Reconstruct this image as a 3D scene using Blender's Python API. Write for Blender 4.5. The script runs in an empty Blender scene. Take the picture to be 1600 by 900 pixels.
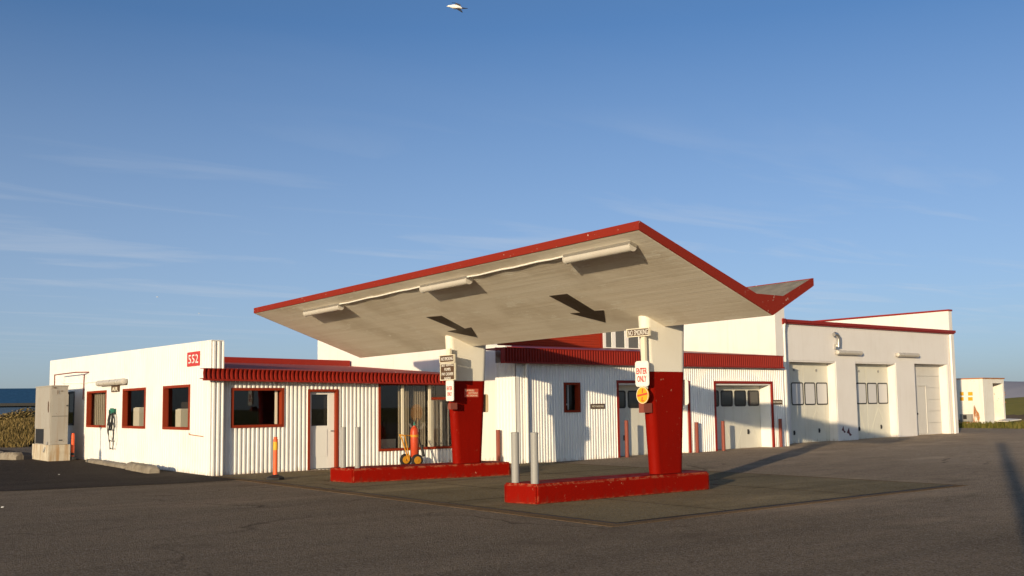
import bpy, bmesh, math, random
from mathutils import Vector, Matrix
import numpy as np

scene = bpy.context.scene
col = scene.collection
rnd = random.Random(7)

# ---------------------------------------------------------------- camera
F, CX, CY, CAM_H = 1570.0, 800.0, 490.0, 1.75          # calibrated for a 1600 x 900 frame
PITCH, YAW, ROLL = math.radians(5.25), math.radians(52.0), math.radians(-0.78)
def _axes():
    X = np.array([math.sin(YAW), 0, math.cos(YAW)]); Y = np.array([-math.cos(YAW), 0, math.sin(YAW)]); Z = np.array([0, -1.0, 0])
    c, s = math.cos(PITCH), math.sin(PITCH); rp = np.array([[1, 0, 0], [0, c, s], [0, -s, c]])
    c, s = math.cos(ROLL), math.sin(ROLL); rr = np.array([[c, -s, 0], [s, c, 0], [0, 0, 1]])
    m = rr @ rp
    return np.stack([m @ X, m @ Y, m @ Z], 1)
AX = _axes()
cam_d = bpy.data.cameras.new('camera')
cam = bpy.data.objects.new('camera', cam_d); col.objects.link(cam)
r_, u_, b_ = AX[0], -AX[1], -AX[2]
cam.matrix_world = Matrix(((r_[0], u_[0], b_[0], 0), (r_[1], u_[1], b_[1], 0), (r_[2], u_[2], b_[2], CAM_H), (0, 0, 0, 1)))
cam_d.sensor_width = 36; cam_d.lens = F / 1600 * 36
cam_d.shift_y = (CY - 450) / 1600
cam_d.clip_start = 0.1; cam_d.clip_end = 9000
scene.camera = cam

# ---------------------------------------------------------------- sun and sky
SUN_AZ, SUN_EL = math.radians(27.0), math.radians(7.9)     # direction the light travels (from +X towards +Y), height
sun_dir = Vector((math.cos(SUN_AZ) * math.cos(SUN_EL), math.sin(SUN_AZ) * math.cos(SUN_EL), -math.sin(SUN_EL)))
sd = bpy.data.lights.new('sun', 'SUN'); sd.energy = 4.15; sd.angle = math.radians(0.55); sd.color = (1.0, 0.80, 0.52)
sun = bpy.data.objects.new('sun', sd); col.objects.link(sun)
sun.rotation_euler = sun_dir.to_track_quat('-Z', 'Y').to_euler()

world = bpy.data.worlds.new('World'); scene.world = world; world.use_nodes = True
nt = world.node_tree; nt.nodes.clear()
W = nt.nodes.new; L = nt.links.new
out = W('ShaderNodeOutputWorld'); bg = W('ShaderNodeBackground'); bg.inputs[1].default_value = 0.14
sky = W('ShaderNodeTexSky'); sky.sky_type = 'NISHITA'; sky.sun_disc = False
sky.sun_elevation = SUN_EL
to_sun = -sun_dir
sky.sun_rotation = math.atan2(to_sun.x, to_sun.y)
sky.air_density = 0.5; sky.dust_density = 1.3; sky.ozone_density = 2.2; sky.altitude = 0
# thin cirrus streaks over the Nishita sky
tc = W('ShaderNodeTexCoord'); sep = W('ShaderNodeSeparateXYZ'); L(tc.outputs['Generated'], sep.inputs[0])
mx = W('ShaderNodeMath'); mx.operation = 'MAXIMUM'; L(sep.outputs[2], mx.inputs[0]); mx.inputs[1].default_value = 0.03
dv = W('ShaderNodeVectorMath'); dv.operation = 'DIVIDE'; L(tc.outputs['Generated'], dv.inputs[0])
cmb = W('ShaderNodeCombineXYZ')
for k in range(3): L(mx.outputs[0], cmb.inputs[k])
L(cmb.outputs[0], dv.inputs[1])
mp = W('ShaderNodeMapping'); L(dv.outputs[0], mp.inputs[0])
mp.inputs['Rotation'].default_value = (0, 0, math.radians(38)); mp.inputs['Scale'].default_value = (0.36, 1.15, 0.0); mp.inputs['Location'].default_value = (1.3, 9.2, 0)
n1 = W('ShaderNodeTexNoise'); L(mp.outputs[0], n1.inputs['Vector']); n1.inputs['Scale'].default_value = 1.3; n1.inputs['Detail'].default_value = 7; n1.inputs['Roughness'].default_value = 0.55; n1.inputs['Distortion'].default_value = 0.6
cr = W('ShaderNodeValToRGB'); L(n1.outputs['Fac'], cr.inputs[0]); cr.color_ramp.elements[0].position = 0.52; cr.color_ramp.elements[1].position = 0.85
cr.color_ramp.elements[0].color = (0, 0, 0, 1); cr.color_ramp.elements[1].color = (0.45, 0.45, 0.45, 1)
hm = W('ShaderNodeMapRange'); L(sep.outputs[2], hm.inputs[0]); hm.inputs[1].default_value = 0.17; hm.inputs[2].default_value = 0.29; hm.inputs[3].default_value = 1.0; hm.inputs[4].default_value = 0.05
hv = W('ShaderNodeMapRange'); L(sep.outputs[2], hv.inputs[0]); hv.inputs[1].default_value = 0.02; hv.inputs[2].default_value = 0.36; hv.inputs[3].default_value = 0.56; hv.inputs[4].default_value = 0.0
hl = W('ShaderNodeMapRange'); L(sep.outputs[2], hl.inputs[0]); hl.inputs[1].default_value = 0.035; hl.inputs[2].default_value = 0.10; hl.inputs[3].default_value = 0.0; hl.inputs[4].default_value = 1.0
hm2 = W('ShaderNodeMath'); hm2.operation = 'MULTIPLY'; L(hm.outputs[0], hm2.inputs[0]); L(hl.outputs[0], hm2.inputs[1])
hx0 = W('ShaderNodeMath'); hx0.operation = 'MULTIPLY'; L(cr.outputs[0], hx0.inputs[0]); L(hm2.outputs[0], hx0.inputs[1])
tn = W('ShaderNodeMix'); tn.data_type = 'RGBA'; tn.blend_type = 'MULTIPLY'; tn.inputs[0].default_value = 1.0; tn.inputs[7].default_value = (0.88, 1.0, 1.02, 1); L(sky.outputs[0], tn.inputs[6])
mixv = W('ShaderNodeMix'); mixv.data_type = 'RGBA'; L(hv.outputs[0], mixv.inputs[0]); L(tn.outputs[2], mixv.inputs[6]); mixv.inputs[7].default_value = (2.5, 2.68, 2.85, 1)
mixc = W('ShaderNodeMix'); mixc.data_type = 'RGBA'; L(hx0.outputs[0], mixc.inputs[0]); L(mixv.outputs[2], mixc.inputs[6]); mixc.inputs[7].default_value = (3.5, 3.7, 4.0, 1)
L(mixc.outputs[2], bg.inputs[0]); L(bg.outputs[0], out.inputs[0])

scene.view_settings.view_transform = 'Standard'; scene.view_settings.look = 'None'
scene.view_settings.gamma = 1.0; scene.view_settings.use_curve_mapping = False
scene.view_settings.exposure = 0.32
scene.cycles.max_bounces = 6; scene.cycles.transparent_max_bounces = 12

# ---------------------------------------------------------------- pixel -> point on a world plane
def ray(px, py): return AX.T @ np.array([(px - CX) / F, (py - CY) / F, 1.0])
def at(px, py, axis, val):
    d = ray(px, py); c = np.array([0, 0, CAM_H]); k = 'XYZ'.index(axis)
    return Vector(c + d * ((val - c[k]) / d[k]))

def gz(x, y):                                             # the yard rises very gently away from the islands
    a = 0.0065 * min(max(x - 20, 0), 40) + 0.0033 * min(max(y - 26, 0), 14)
    return a

# ---------------------------------------------------------------- materials
def mat(name, base, rough=0.6, metal=0.0, spec=0.5):
    m = bpy.data.materials.new(name); m.use_nodes = True
    p = m.node_tree.nodes['Principled BSDF']
    p.inputs['Base Color'].default_value = (*base, 1); p.inputs['Roughness'].default_value = rough
    p.inputs['Metallic'].default_value = metal; p.inputs['Specular IOR Level'].default_value = spec
    return m
class NB:
    def __init__(s, m): s.nt = m.node_tree; s.p = s.nt.nodes['Principled BSDF']
    def n(s, t, **kw):
        o = s.nt.nodes.new(t)
        for k, v in kw.items():
            if k in o.inputs: o.inputs[k].default_value = v
            else: setattr(o, k, v)
        return o
    def l(s, a, b): s.nt.links.new(a, b)
    def noise(s, scale, detail=4, rough=0.55, stretch=(1, 1, 1), rot=(0, 0, 0)):
        c = s.n('ShaderNodeTexCoord'); mp = s.n('ShaderNodeMapping'); mp.inputs['Scale'].default_value = stretch; mp.inputs['Rotation'].default_value = rot
        s.l(c.outputs['Object'], mp.inputs[0])
        t = s.n('ShaderNodeTexNoise', Scale=scale, Detail=detail, Roughness=rough); s.l(mp.outputs[0], t.inputs['Vector'])
        return t.outputs['Fac']
    def ramp(s, fac, p0, p1, c0=(0, 0, 0), c1=(1, 1, 1)):
        r = s.n('ShaderNodeValToRGB'); s.l(fac, r.inputs[0])
        e = r.color_ramp.elements; e[0].position = p0; e[1].position = p1; e[0].color = (*c0, 1); e[1].color = (*c1, 1)
        return r.outputs[0]
    def mix(s, fac, a, b, mode='MIX'):
        m = s.n('ShaderNodeMix', data_type='RGBA', blend_type=mode)
        for i, v in ((0, fac), (6, a), (7, b)):
            if hasattr(v, 'default_value'): s.l(v, m.inputs[i])
            elif i == 0: m.inputs[0].default_value = v
            else: m.inputs[i].default_value = (*v, 1)
        return m.outputs[2]
    def color(s, o): s.l(o, s.p.inputs['Base Color'])
    def bump(s, h, strength=0.3, dist=0.01):
        b = s.n('ShaderNodeBump', Strength=strength, Distance=dist); s.l(h, b.inputs['Height']); s.l(b.outputs[0], s.p.inputs['Normal'])
    def height(s):
        c = s.n('ShaderNodeTexCoord'); q = s.n('ShaderNodeSeparateXYZ'); s.l(c.outputs['Object'], q.inputs[0]); return q.outputs[2]

def painted(name, base, rough=0.5, dirt=(0.35, 0.27, 0.2), dirt_amt=0.35, streak=True, chips=None, chip_pos=0.7, foot=None, bump=0.1, spec=0.3, edge=None):
    m = mat(name, base, rough, 0.0, spec); b = NB(m)
    big = b.ramp(b.noise(0.9, 5), 0.45, 0.8)
    c = b.mix(0.5, base, tuple(v * 0.9 for v in base))
    m1 = b.n('ShaderNodeMath', operation='MULTIPLY'); b.l(big, m1.inputs[0]); m1.inputs[1].default_value = dirt_amt * 0.5
    c = b.mix(m1.outputs[0], base, dirt)
    if streak:
        st = b.ramp(b.noise(7, 5, 0.65, (1, 1, 0.05)), 0.54, 0.74)
        m2 = b.n('ShaderNodeMath', operation='MULTIPLY'); b.l(st, m2.inputs[0]); m2.inputs[1].default_value = dirt_amt * 0.6
        c = b.mix(m2.outputs[0], c, dirt)
    if foot:                                              # splashed dirt and rust with its own ragged edge at the foot of the wall
        nz = b.noise(7, 5, 0.65, (1, 1, 0.4)); h = b.height()
        a = b.n('ShaderNodeMath', operation='MULTIPLY_ADD'); b.l(nz, a.inputs[0]); a.inputs[1].default_value = 0.6; a.inputs[2].default_value = -0.22
        d = b.n('ShaderNodeMath', operation='SUBTRACT'); b.l(a.outputs[0], d.inputs[0]); b.l(h, d.inputs[1])
        f = b.ramp(d.outputs[0], 0.0, 0.15)
        m3 = b.n('ShaderNodeMath', operation='MULTIPLY'); b.l(f, m3.inputs[0]); m3.inputs[1].default_value = 0.65
        c = b.mix(m3.outputs[0], c, foot)
    if chips:
        v = b.ramp(b.noise(13, 5, 0.7), chip_pos - .07, chip_pos - .05)
        pt = b.ramp(b.noise(1.7, 3), 0.46, 0.52)
        mm = b.n('ShaderNodeMath', operation='MULTIPLY'); b.l(v, mm.inputs[0]); b.l(pt, mm.inputs[1])
        c = b.mix(mm.outputs[0], c, chips)
    if edge:                                              # paint knocked off along the edges
        bv = b.n('ShaderNodeBevel', samples=4); bv.inputs['Radius'].default_value = 0.05
        ge = b.n('ShaderNodeNewGeometry'); dt = b.n('ShaderNodeVectorMath', operation='DOT_PRODUCT'); b.l(bv.outputs[0], dt.inputs[0]); b.l(ge.outputs['True Normal'], dt.inputs[1])
        em = b.ramp(dt.outputs['Value'], 0.80, 0.97, (1, 1, 1), (0, 0, 0)); en = b.ramp(b.noise(9, 6, 0.72), 0.48, 0.56)
        e2 = b.n('ShaderNodeMath', operation='MULTIPLY'); b.l(em, e2.inputs[0]); b.l(en, e2.inputs[1]); c = b.mix(e2.outputs[0], c, edge)
    b.color(c)
    rr = b.ramp(b.noise(3, 4), 0.3, 0.8, (rough * 0.8,) * 3, (min(1, rough * 1.3),) * 3); b.l(rr, b.p.inputs['Roughness'])
    if bump: b.bump(b.noise(30, 5), bump, 0.01)
    return m

M = {}
M['white_metal'] = painted('white_metal', (0.80, 0.785, 0.75), 0.45, (0.42, 0.33, 0.25), 0.38, foot=(0.42, 0.28, 0.17), bump=0.04)
M['white_plaster'] = painted('white_plaster', (0.73, 0.695, 0.66), 0.75, (0.45, 0.38, 0.30), 0.32, foot=(0.42, 0.33, 0.24), bump=0.25)
M['pale_door'] = painted('pale_door', (0.60, 0.575, 0.53), 0.55, (0.40, 0.34, 0.26), 0.4, foot=(0.38, 0.28, 0.18))
M['cream_door'] = painted('cream_door', (0.66, 0.64, 0.55), 0.55, (0.40, 0.34, 0.24), 0.45, foot=(0.38, 0.28, 0.18))
M['red_metal'] = painted('red_metal', (0.25, 0.018, 0.010), 0.38, (0.16, 0.025, 0.018), 0.45, bump=0.05, spec=0.2)
M['red_wood'] = painted('red_wood', (0.36, 0.038, 0.016), 0.5, (0.2, 0.04, 0.03), 0.3, bump=0.1, spec=0.05)
M['red_frame'] = painted('red_frame', (0.24, 0.033, 0.013), 0.55, (0.20, 0.03, 0.02), 0.4, bump=0.1, spec=0.05)
M['red_concrete'] = painted('red_concrete', (0.215, 0.0045, 0.0010), 0.65, (0.13, 0.004, 0.002), 0.5, chips=(0.36, 0.16, 0.10), chip_pos=0.735, foot=(0.14, 0.022, 0.012), bump=0.3, spec=0.05, edge=(0.33, 0.11, 0.055))
M['red_fascia'] = painted('red_fascia', (0.225, 0.024, 0.014), 0.6, (0.24, 0.022, 0.014), 0.4, chips=(0.6, 0.5, 0.42), chip_pos=0.72, bump=0.15, spec=0.05)
M['white_concrete'] = painted('white_concrete', (0.76, 0.72, 0.63), 0.7, (0.5, 0.4, 0.28), 0.4, bump=0.25)
M['grey_steel'] = painted('grey_steel', (0.30, 0.29, 0.275), 0.5, (0.22, 0.24, 0.18), 0.4)
M['white_pipe'] = painted('white_pipe', (0.78, 0.76, 0.71), 0.45, (0.5, 0.42, 0.33), 0.3)
M['rust_red_steel'] = painted('rust_red_steel', (0.23, 0.058, 0.038), 0.6, (0.15, 0.05, 0.04), 0.6)
M['black'] = mat('black_rubber', (0.016, 0.015, 0.015), 0.6)
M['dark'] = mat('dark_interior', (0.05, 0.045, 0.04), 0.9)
M['interior_wall'] = painted('interior_wall', (0.045, 0.038, 0.032), 0.9, (0.03, 0.025, 0.02))
M['cream'] = painted('cream_paint', (0.72, 0.66, 0.52), 0.6)
M['brown'] = mat('brown_board', (0.085, 0.045, 0.022), 0.6)
M['arrow'] = painted('arrow_paint', (0.050, 0.034, 0.022), 0.6, (0.12, 0.09, 0.06), 0.4)
M['sign_white'] = mat('sign_white', (0.80, 0.78, 0.73), 0.35)
M['sign_red'] = mat('sign_red', (0.55, 0.04, 0.03), 0.4)
M['sticker_red'] = mat('sticker_red', (0.55, 0.07, 0.03), 0.4)
M['sticker_text'] = mat('sticker_text', (0.85, 0.60, 0.42), 0.5)
M['mustard'] = painted('mustard_paint', (0.52, 0.23, 0.015), 0.5, (0.3, 0.12, 0.02), 0.5)
M['yellow'] = painted('yellow_paint', (0.80, 0.38, 0.02), 0.45, (0.5, 0.2, 0.02), 0.3)
M['orange'] = painted('orange_plastic', (0.78, 0.11, 0.03), 0.45, (0.4, 0.08, 0.03), 0.3)
M['extinguisher_red'] = painted('extinguisher_red', (0.48, 0.06, 0.022), 0.4, (0.3, 0.05, 0.03), 0.3)
M['aluminium'] = mat('aluminium', (0.55, 0.53, 0.50), 0.35, 0.9)
M['lamp_plastic'] = painted('lamp_plastic', (0.50, 0.46, 0.40), 0.3, (0.4, 0.32, 0.22), 0.4)
M['teal'] = mat('teal_plastic', (0.02, 0.16, 0.11), 0.5)
M['glass_grey'] = mat('foiled_glass', (0.62, 0.60, 0.58), 0.25)
M['rust'] = painted('rust', (0.42, 0.15, 0.05), 0.8, (0.2, 0.08, 0.03), 0.5)

def glass(name, tint=(0.9, 0.9, 0.9), r0=0.03, graze=0.4):
    """thin pane: see-through with a Schlick reflection on each face"""
    m = bpy.data.materials.new(name); m.use_nodes = True; t = m.node_tree; t.nodes.clear(); N = t.nodes.new; K = t.links.new
    o = N('ShaderNodeOutputMaterial'); a = N('ShaderNodeBsdfTransparent'); g = N('ShaderNodeBsdfGlossy'); lw = N('ShaderNodeLayerWeight'); x = N('ShaderNodeMixShader'); pw = N('ShaderNodeMath'); ma = N('ShaderNodeMath')
    a.inputs[0].default_value = (*tint, 1); g.inputs['Roughness'].default_value = 0.015; g.inputs[0].default_value = (0.95, 0.95, 0.95, 1); lw.inputs[0].default_value = 0.5
    pw.operation = 'POWER'; pw.inputs[1].default_value = 5.0; K(lw.outputs['Facing'], pw.inputs[0]); ma.operation = 'MULTIPLY_ADD'; ma.inputs[1].default_value = graze; ma.inputs[2].default_value = r0; K(pw.outputs[0], ma.inputs[0])
    K(ma.outputs[0], x.inputs[0]); K(a.outputs[0], x.inputs[1]); K(g.outputs[0], x.inputs[2]); K(x.outputs[0], o.inputs[0])
    return m
M['glass'] = glass('window_glass', (0.88, 0.88, 0.88), 0.015, 0.12); M['glass_dark'] = glass('dark_window_glass', (0.30, 0.30, 0.30), 0.04, 0.3)
M['glass_mirror'] = glass('reflecting_window_glass', (0.85, 0.85, 0.85), 0.035, 0.4)

def underside():
    m = mat('canopy_soffit', (0.74, 0.67, 0.55), 0.8, 0, 0.2); b = NB(m)
    boards = b.noise(1.0, 5, 0.7, (6.0, 0.22, 0.0))       # shuttering boards run the length of the canopy
    c = b.ramp(boards, 0.30, 0.72, (0.79, 0.71, 0.58), (0.90, 0.84, 0.73))
    c = b.mix(b.ramp(b.noise(0.55, 5, 0.6), 0.48, 0.75, (0, 0, 0), (0.6, 0.6, 0.6)), c, (0.52, 0.43, 0.31))
    pt = b.ramp(b.noise(0.5, 3), 0.45, 0.52)
    sc = b.ramp(b.noise(2.6, 6, 0.72, (1.0, 0.4, 1)), 0.585, 0.615)
    mm = b.n('ShaderNodeMath', operation='MULTIPLY'); b.l(sc, mm.inputs[0]); b.l(pt, mm.inputs[1])
    c = b.mix(mm.outputs[0], c, (0.88, 0.83, 0.72))       # flaked paint patches
    b.color(c)
    ln = b.n('ShaderNodeTexWave', wave_type='BANDS', bands_direction='X'); ln.inputs['Scale'].default_value = 2.4; ln.inputs['Distortion'].default_value = 0.6; ln.inputs['Detail'].default_value = 2; ln.inputs['Detail Scale'].default_value = 0.4
    co = b.n('ShaderNodeTexCoord'); b.l(co.outputs['Object'], ln.inputs['Vector'])
    lr = b.ramp(ln.outputs['Fac'], 0.0, 0.10)
    ad = b.n('ShaderNodeMath', operation='MULTIPLY_ADD'); b.l(lr, ad.inputs[0]); ad.inputs[1].default_value = 0.16; b.l(boards, ad.inputs[2])
    ad2 = b.n('ShaderNodeMath', operation='MULTIPLY_ADD'); b.l(b.noise(30, 4), ad2.inputs[0]); ad2.inputs[1].default_value = 0.25; b.l(ad.outputs[0], ad2.inputs[2])
    b.bump(ad2.outputs[0], 0.28, 0.02)
    return m
M['soffit'] = underside()
def felt():
    m = mat('roof_felt', (0.24, 0.21, 0.16), 0.95); b = NB(m)
    b.color(b.ramp(b.noise(3, 6), 0.3, 0.75, (0.16, 0.14, 0.11), (0.30, 0.26, 0.20))); b.bump(b.noise(60, 4), 0.5, 0.01); return m
M['felt'] = felt()
def asphalt(name, c0, c1, speck, bscale=170, bstr=1.0, paler_x=False):
    m = mat(name, c0, 0.95, 0, 0.08); b = NB(m)
    c = b.ramp(b.noise(0.22, 6, 0.6), 0.35, 0.70, c0, c1)
    c = b.mix(b.ramp(b.noise(1.6, 5, 0.65, (1, 1, 1)), 0.50, 0.72, (0, 0, 0), (0.55, 0.55, 0.55)), c, tuple(v * 0.72 for v in c0))
    # old tyre wear, drawn out along the driving lane
    c = b.mix(b.ramp(b.noise(0.9, 4, 0.6, (0.05, 1.0, 1)), 0.50, 0.68, (0, 0, 0), (0.75, 0.75, 0.75)), c, tuple(v * 0.75 for v in c0))
    v = b.n('ShaderNodeTexVoronoi', Scale=55.0); co = b.n('ShaderNodeTexCoord'); b.l(co.outputs['Object'], v.inputs['Vector'])
    sp = b.n('ShaderNodeSeparateColor'); b.l(v.outputs['Color'], sp.inputs[0])
    c = b.mix(b.ramp(sp.outputs[0], 0.55, 1.0, (0, 0, 0), (1, 1, 1)), c, speck)
    c = b.mix(b.ramp(sp.outputs[1], 0.60, 1.0, (0, 0, 0), (0.9, 0.9, 0.9)), c, tuple(k * 0.4 for k in c0))
    wp = b.n('ShaderNodeTexNoise', Scale=0.8, Detail=4.0); b.l(co.outputs['Object'], wp.inputs['Vector'])
    wv = b.n('ShaderNodeVectorMath', operation='MULTIPLY_ADD'); b.l(wp.outputs['Color'], wv.inputs[0]); wv.inputs[1].default_value = (1.6, 1.6, 0); b.l(co.outputs['Object'], wv.inputs[2])
    ck = b.n('ShaderNodeTexVoronoi', feature='DISTANCE_TO_EDGE', Scale=0.16); b.l(wv.outputs[0], ck.inputs['Vector'])
    ce = b.ramp(ck.outputs['Distance'], 0.0015, 0.006, (1, 1, 1), (0, 0, 0)); cm = b.ramp(b.noise(0.35, 3), 0.46, 0.60, (0, 0, 0), (0.75, 0.75, 0.75))
    cx = b.n('ShaderNodeMath', operation='MULTIPLY'); b.l(ce, cx.inputs[0]); b.l(cm, cx.inputs[1])
    c = b.mix(cx.outputs[0], c, tuple(k * 0.3 for k in c0))
    so = b.ramp(b.noise(0.55, 6, 0.62), 0.56, 0.70, (0, 0, 0), (0.5, 0.5, 0.5)); c = b.mix(so, c, tuple(k * 0.55 for k in c0))
    pl = b.ramp(b.noise(0.3, 6, 0.7, (0.3, 1, 1)), 0.54, 0.75, (0, 0, 0), (0.5, 0.5, 0.5)); c = b.mix(pl, c, tuple(min(1, k * 1.7) for k in c1))
    if paler_x:                                              # base colour gets gradually lighter along X towards the garages
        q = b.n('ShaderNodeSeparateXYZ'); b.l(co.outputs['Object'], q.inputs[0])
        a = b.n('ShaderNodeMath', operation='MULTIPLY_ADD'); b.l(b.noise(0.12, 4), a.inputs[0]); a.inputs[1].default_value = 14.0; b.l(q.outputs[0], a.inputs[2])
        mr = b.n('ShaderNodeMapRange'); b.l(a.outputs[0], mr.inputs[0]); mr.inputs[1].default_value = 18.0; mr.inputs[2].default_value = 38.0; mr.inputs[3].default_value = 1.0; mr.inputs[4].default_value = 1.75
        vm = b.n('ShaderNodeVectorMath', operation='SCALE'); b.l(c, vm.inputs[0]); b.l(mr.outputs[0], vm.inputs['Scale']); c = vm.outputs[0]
    b.color(c)
    v2 = b.n('ShaderNodeTexVoronoi', Scale=45.0); b.l(co.outputs['Object'], v2.inputs['Vector'])
    ad = b.n('ShaderNodeMath', operation='MULTIPLY_ADD'); b.l(b.noise(bscale, 3), ad.inputs[0]); ad.inputs[1].default_value = 0.7; b.l(v2.outputs['Distance'], ad.inputs[2])
    b.bump(ad.outputs[0], bstr, 0.018)
    return m
M['asphalt'] = asphalt('asphalt', (0.200, 0.150, 0.100), (0.262, 0.198, 0.135), (0.30, 0.25, 0.20), paler_x=True)
M['asphalt_dark'] = asphalt('dark_asphalt', (0.046, 0.035, 0.027), (0.066, 0.051, 0.041), (0.09, 0.073, 0.06))
M['slab'] = asphalt('forecourt_concrete', (0.205, 0.155, 0.078), (0.29, 0.225, 0.125), (0.22, 0.20, 0.16), 120, 0.6)
M['strip'] = asphalt('drain_strip', (0.185, 0.115, 0.056), (0.235, 0.145, 0.072), (0.2, 0.15, 0.1), 120, 0.7)
def concrete(name, c0, c1, stain=None):
    m = mat(name, c0, 0.9); b = NB(m)
    c = b.ramp(b.noise(2.5, 6, 0.65), 0.3, 0.75, c0, c1)
    if stain: c = b.mix(b.ramp(b.noise(6, 4, 0.6, (1, 1, 0.12)), 0.50, 0.66, (0, 0, 0), (0.8, 0.8, 0.8)), c, stain)
    b.color(c); b.bump(b.noise(25, 6, 0.7), 0.6, 0.02); return m
M['stained_concrete'] = concrete('stained_concrete', (0.42, 0.36, 0.27), (0.58, 0.52, 0.41), (0.34, 0.19, 0.07))
M['log'] = concrete('weathered_concrete_log', (0.17, 0.14, 0.105), (0.33, 0.285, 0.22), (0.16, 0.12, 0.08))
M['cabinet'] = painted('cabinet_paint', (0.36, 0.335, 0.295), 0.6, (0.26, 0.17, 0.10), 0.6, chips=(0.22, 0.12, 0.07), chip_pos=0.70)
M['container'] = painted('container_paint', (0.80, 0.77, 0.70), 0.6, (0.55, 0.36, 0.2), 0.4, chips=(0.45, 0.19, 0.06), chip_pos=0.70, foot=(0.5, 0.2, 0.05))
M['blue_metal'] = painted('blue_metal', (0.020, 0.075, 0.15), 0.5, (0.03, 0.06, 0.12), 0.4)
M['blue_wall'] = painted('blue_wall', (0.02, 0.05, 0.12), 0.6, (0.03, 0.05, 0.1), 0.3)
def grassm(name, a, b_, c_):
    m = mat(name, a, 0.95, 0, 0.1); b = NB(m)
    c = b.ramp(b.noise(0.5, 8, 0.7), 0.35, 0.68, a, b_); c = b.mix(b.ramp(b.noise(5, 6, 0.7), 0.48, 0.7), c, c_); b.color(c)
    b.bump(b.noise(9, 8, 0.75), 0.45, 0.15); return m
M['dry_grass'] = grassm('dry_grass', (0.13, 0.085, 0.03), (0.21, 0.145, 0.055), (0.07, 0.06, 0.02))
M['green_grass'] = grassm('green_grass', (0.22, 0.20, 0.035), (0.32, 0.26, 0.06), (0.23, 0.16, 0.06))
M['brown_soil'] = grassm('brown_soil', (0.15, 0.105, 0.065), (0.21, 0.15, 0.1), (0.1, 0.075, 0.04))
M['far_hill'] = mat('far_hill', (0.34, 0.33, 0.37), 1.0, 0, 0)  # pale grey-mauve base has the distance haze painted into it
def blade(name, cs):
    m = mat(name, cs[0], 0.9, 0, 0.1); b = NB(m)
    oi = b.n('ShaderNodeNewGeometry'); b.color(b.ramp(oi.outputs['Random Per Island'], 0, 1, cs[0], cs[1])); return m
M['blade_dry'] = blade('dry_grass_blade', ((0.10, 0.075, 0.022), (0.30, 0.21, 0.085)))
M['blade_green'] = blade('green_grass_blade', ((0.06, 0.07, 0.014), (0.17, 0.14, 0.04)))
M['gull_white'] = mat('gull_white', (0.80, 0.78, 0.74), 0.8); M['gull_grey'] = mat('gull_grey', (0.10, 0.075, 0.06), 0.8); M['gull_black'] = mat('gull_black', (0.012, 0.012, 0.014), 0.8)
M['pane_sky'] = mat('upper_pane', (0.02, 0.03, 0.04), 0.03, 0, 1.0)
M['card'] = mat('cardboard', (0.42, 0.33, 0.2), 0.8)
M['blind'] = painted('blind_slats', (0.42, 0.36, 0.26), 0.8)

# ---------------------------------------------------------------- object helpers
ORIG = {}
def thing(name, label, cat, loc=(0, 0, 0), group=None):
    o = bpy.data.objects.new(name, None); col.objects.link(o); o.location = loc; o.empty_display_size = 0.3
    ORIG[o.name] = Vector(loc); tagit(o, label, cat, group); return o
def tagit(o, label, cat, group=None):
    o['label'] = label; o['category'] = cat
    if group: o['group'] = group
    return o
def build(name, bm, m, parent=None, smooth=False, loc=None, bevel=0):
    """bm is in world coordinates; the object's origin becomes its thing's base"""
    if bevel:
        bmesh.ops.bevel(bm, geom=[e for e in bm.edges if len(e.link_faces) == 2 and e.calc_face_angle(0) > 0.6], offset=bevel, segments=2, affect='EDGES', clamp_overlap=True)
    me = bpy.data.meshes.new(name)
    o = bpy.data.objects.new(name, me); col.objects.link(o)
    org = ORIG[parent.name] if parent else Vector(loc or (0, 0, 0))
    bmesh.ops.translate(bm, verts=bm.verts, vec=-org)
    bm.to_mesh(me); bm.free()
    if smooth:
        for p in me.polygons: p.use_smooth = True
        me.set_sharp_from_angle(angle=math.radians(40))
    for mm in (m if isinstance(m, (list, tuple)) else [m]): me.materials.append(mm)
    ORIG[o.name] = org
    if parent: o.parent = parent
    else: o.location = org
    return o
def struct(name, bm, m, smooth=False):
    o = build(name, bm, m, smooth=smooth); o['kind'] = 'structure'; return o
def stuff(name, bm, m, label, cat):
    o = build(name, bm, m); tagit(o, label, cat); o['kind'] = 'stuff'; return o
def copy_thing(o, loc, label=None, parent=None):
    c = o.copy(); col.objects.link(c)
    if parent is not None: c.parent = parent
    else: c.location = loc
    if label: c['label'] = label
    ORIG[c.name] = Vector(loc) if parent is None else ORIG[parent.name]
    for ch in list(o.children): copy_thing(ch, loc, None, c)
    return c

def BM(): return bmesh.new()
def hexa(bm, p):                                          # 8 points: bottom ring then top ring
    v = [bm.verts.new(q) for q in p]
    for f in ((3, 2, 1, 0), (4, 5, 6, 7), (0, 1, 5, 4), (1, 2, 6, 5), (2, 3, 7, 6), (3, 0, 4, 7)): bm.faces.new([v[i] for i in f])
def box(bm, x0, x1, y0, y1, z0, z1):
    hexa(bm, [(x0, y0, z0), (x1, y0, z0), (x1, y1, z0), (x0, y1, z0), (x0, y0, z1), (x1, y0, z1), (x1, y1, z1), (x0, y1, z1)])
class Fr:                                                 # wall frame: u to the right seen from outside, n outward, z up
    def __init__(s, o, u, n): s.o, s.u, s.n = Vector(o), Vector(u), Vector(n)
    def P(s, u, n, z): return s.o + s.u * u + s.n * n + Vector((0, 0, z))
def fbox(bm, fr, u0, u1, n0, n1, z0, z1):
    a, b = max(n0, n1), min(n0, n1)
    hexa(bm, [fr.P(u, n, z) for z in (z0, z1) for u, n in ((u0, a), (u1, a), (u1, b), (u0, b))])
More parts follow.
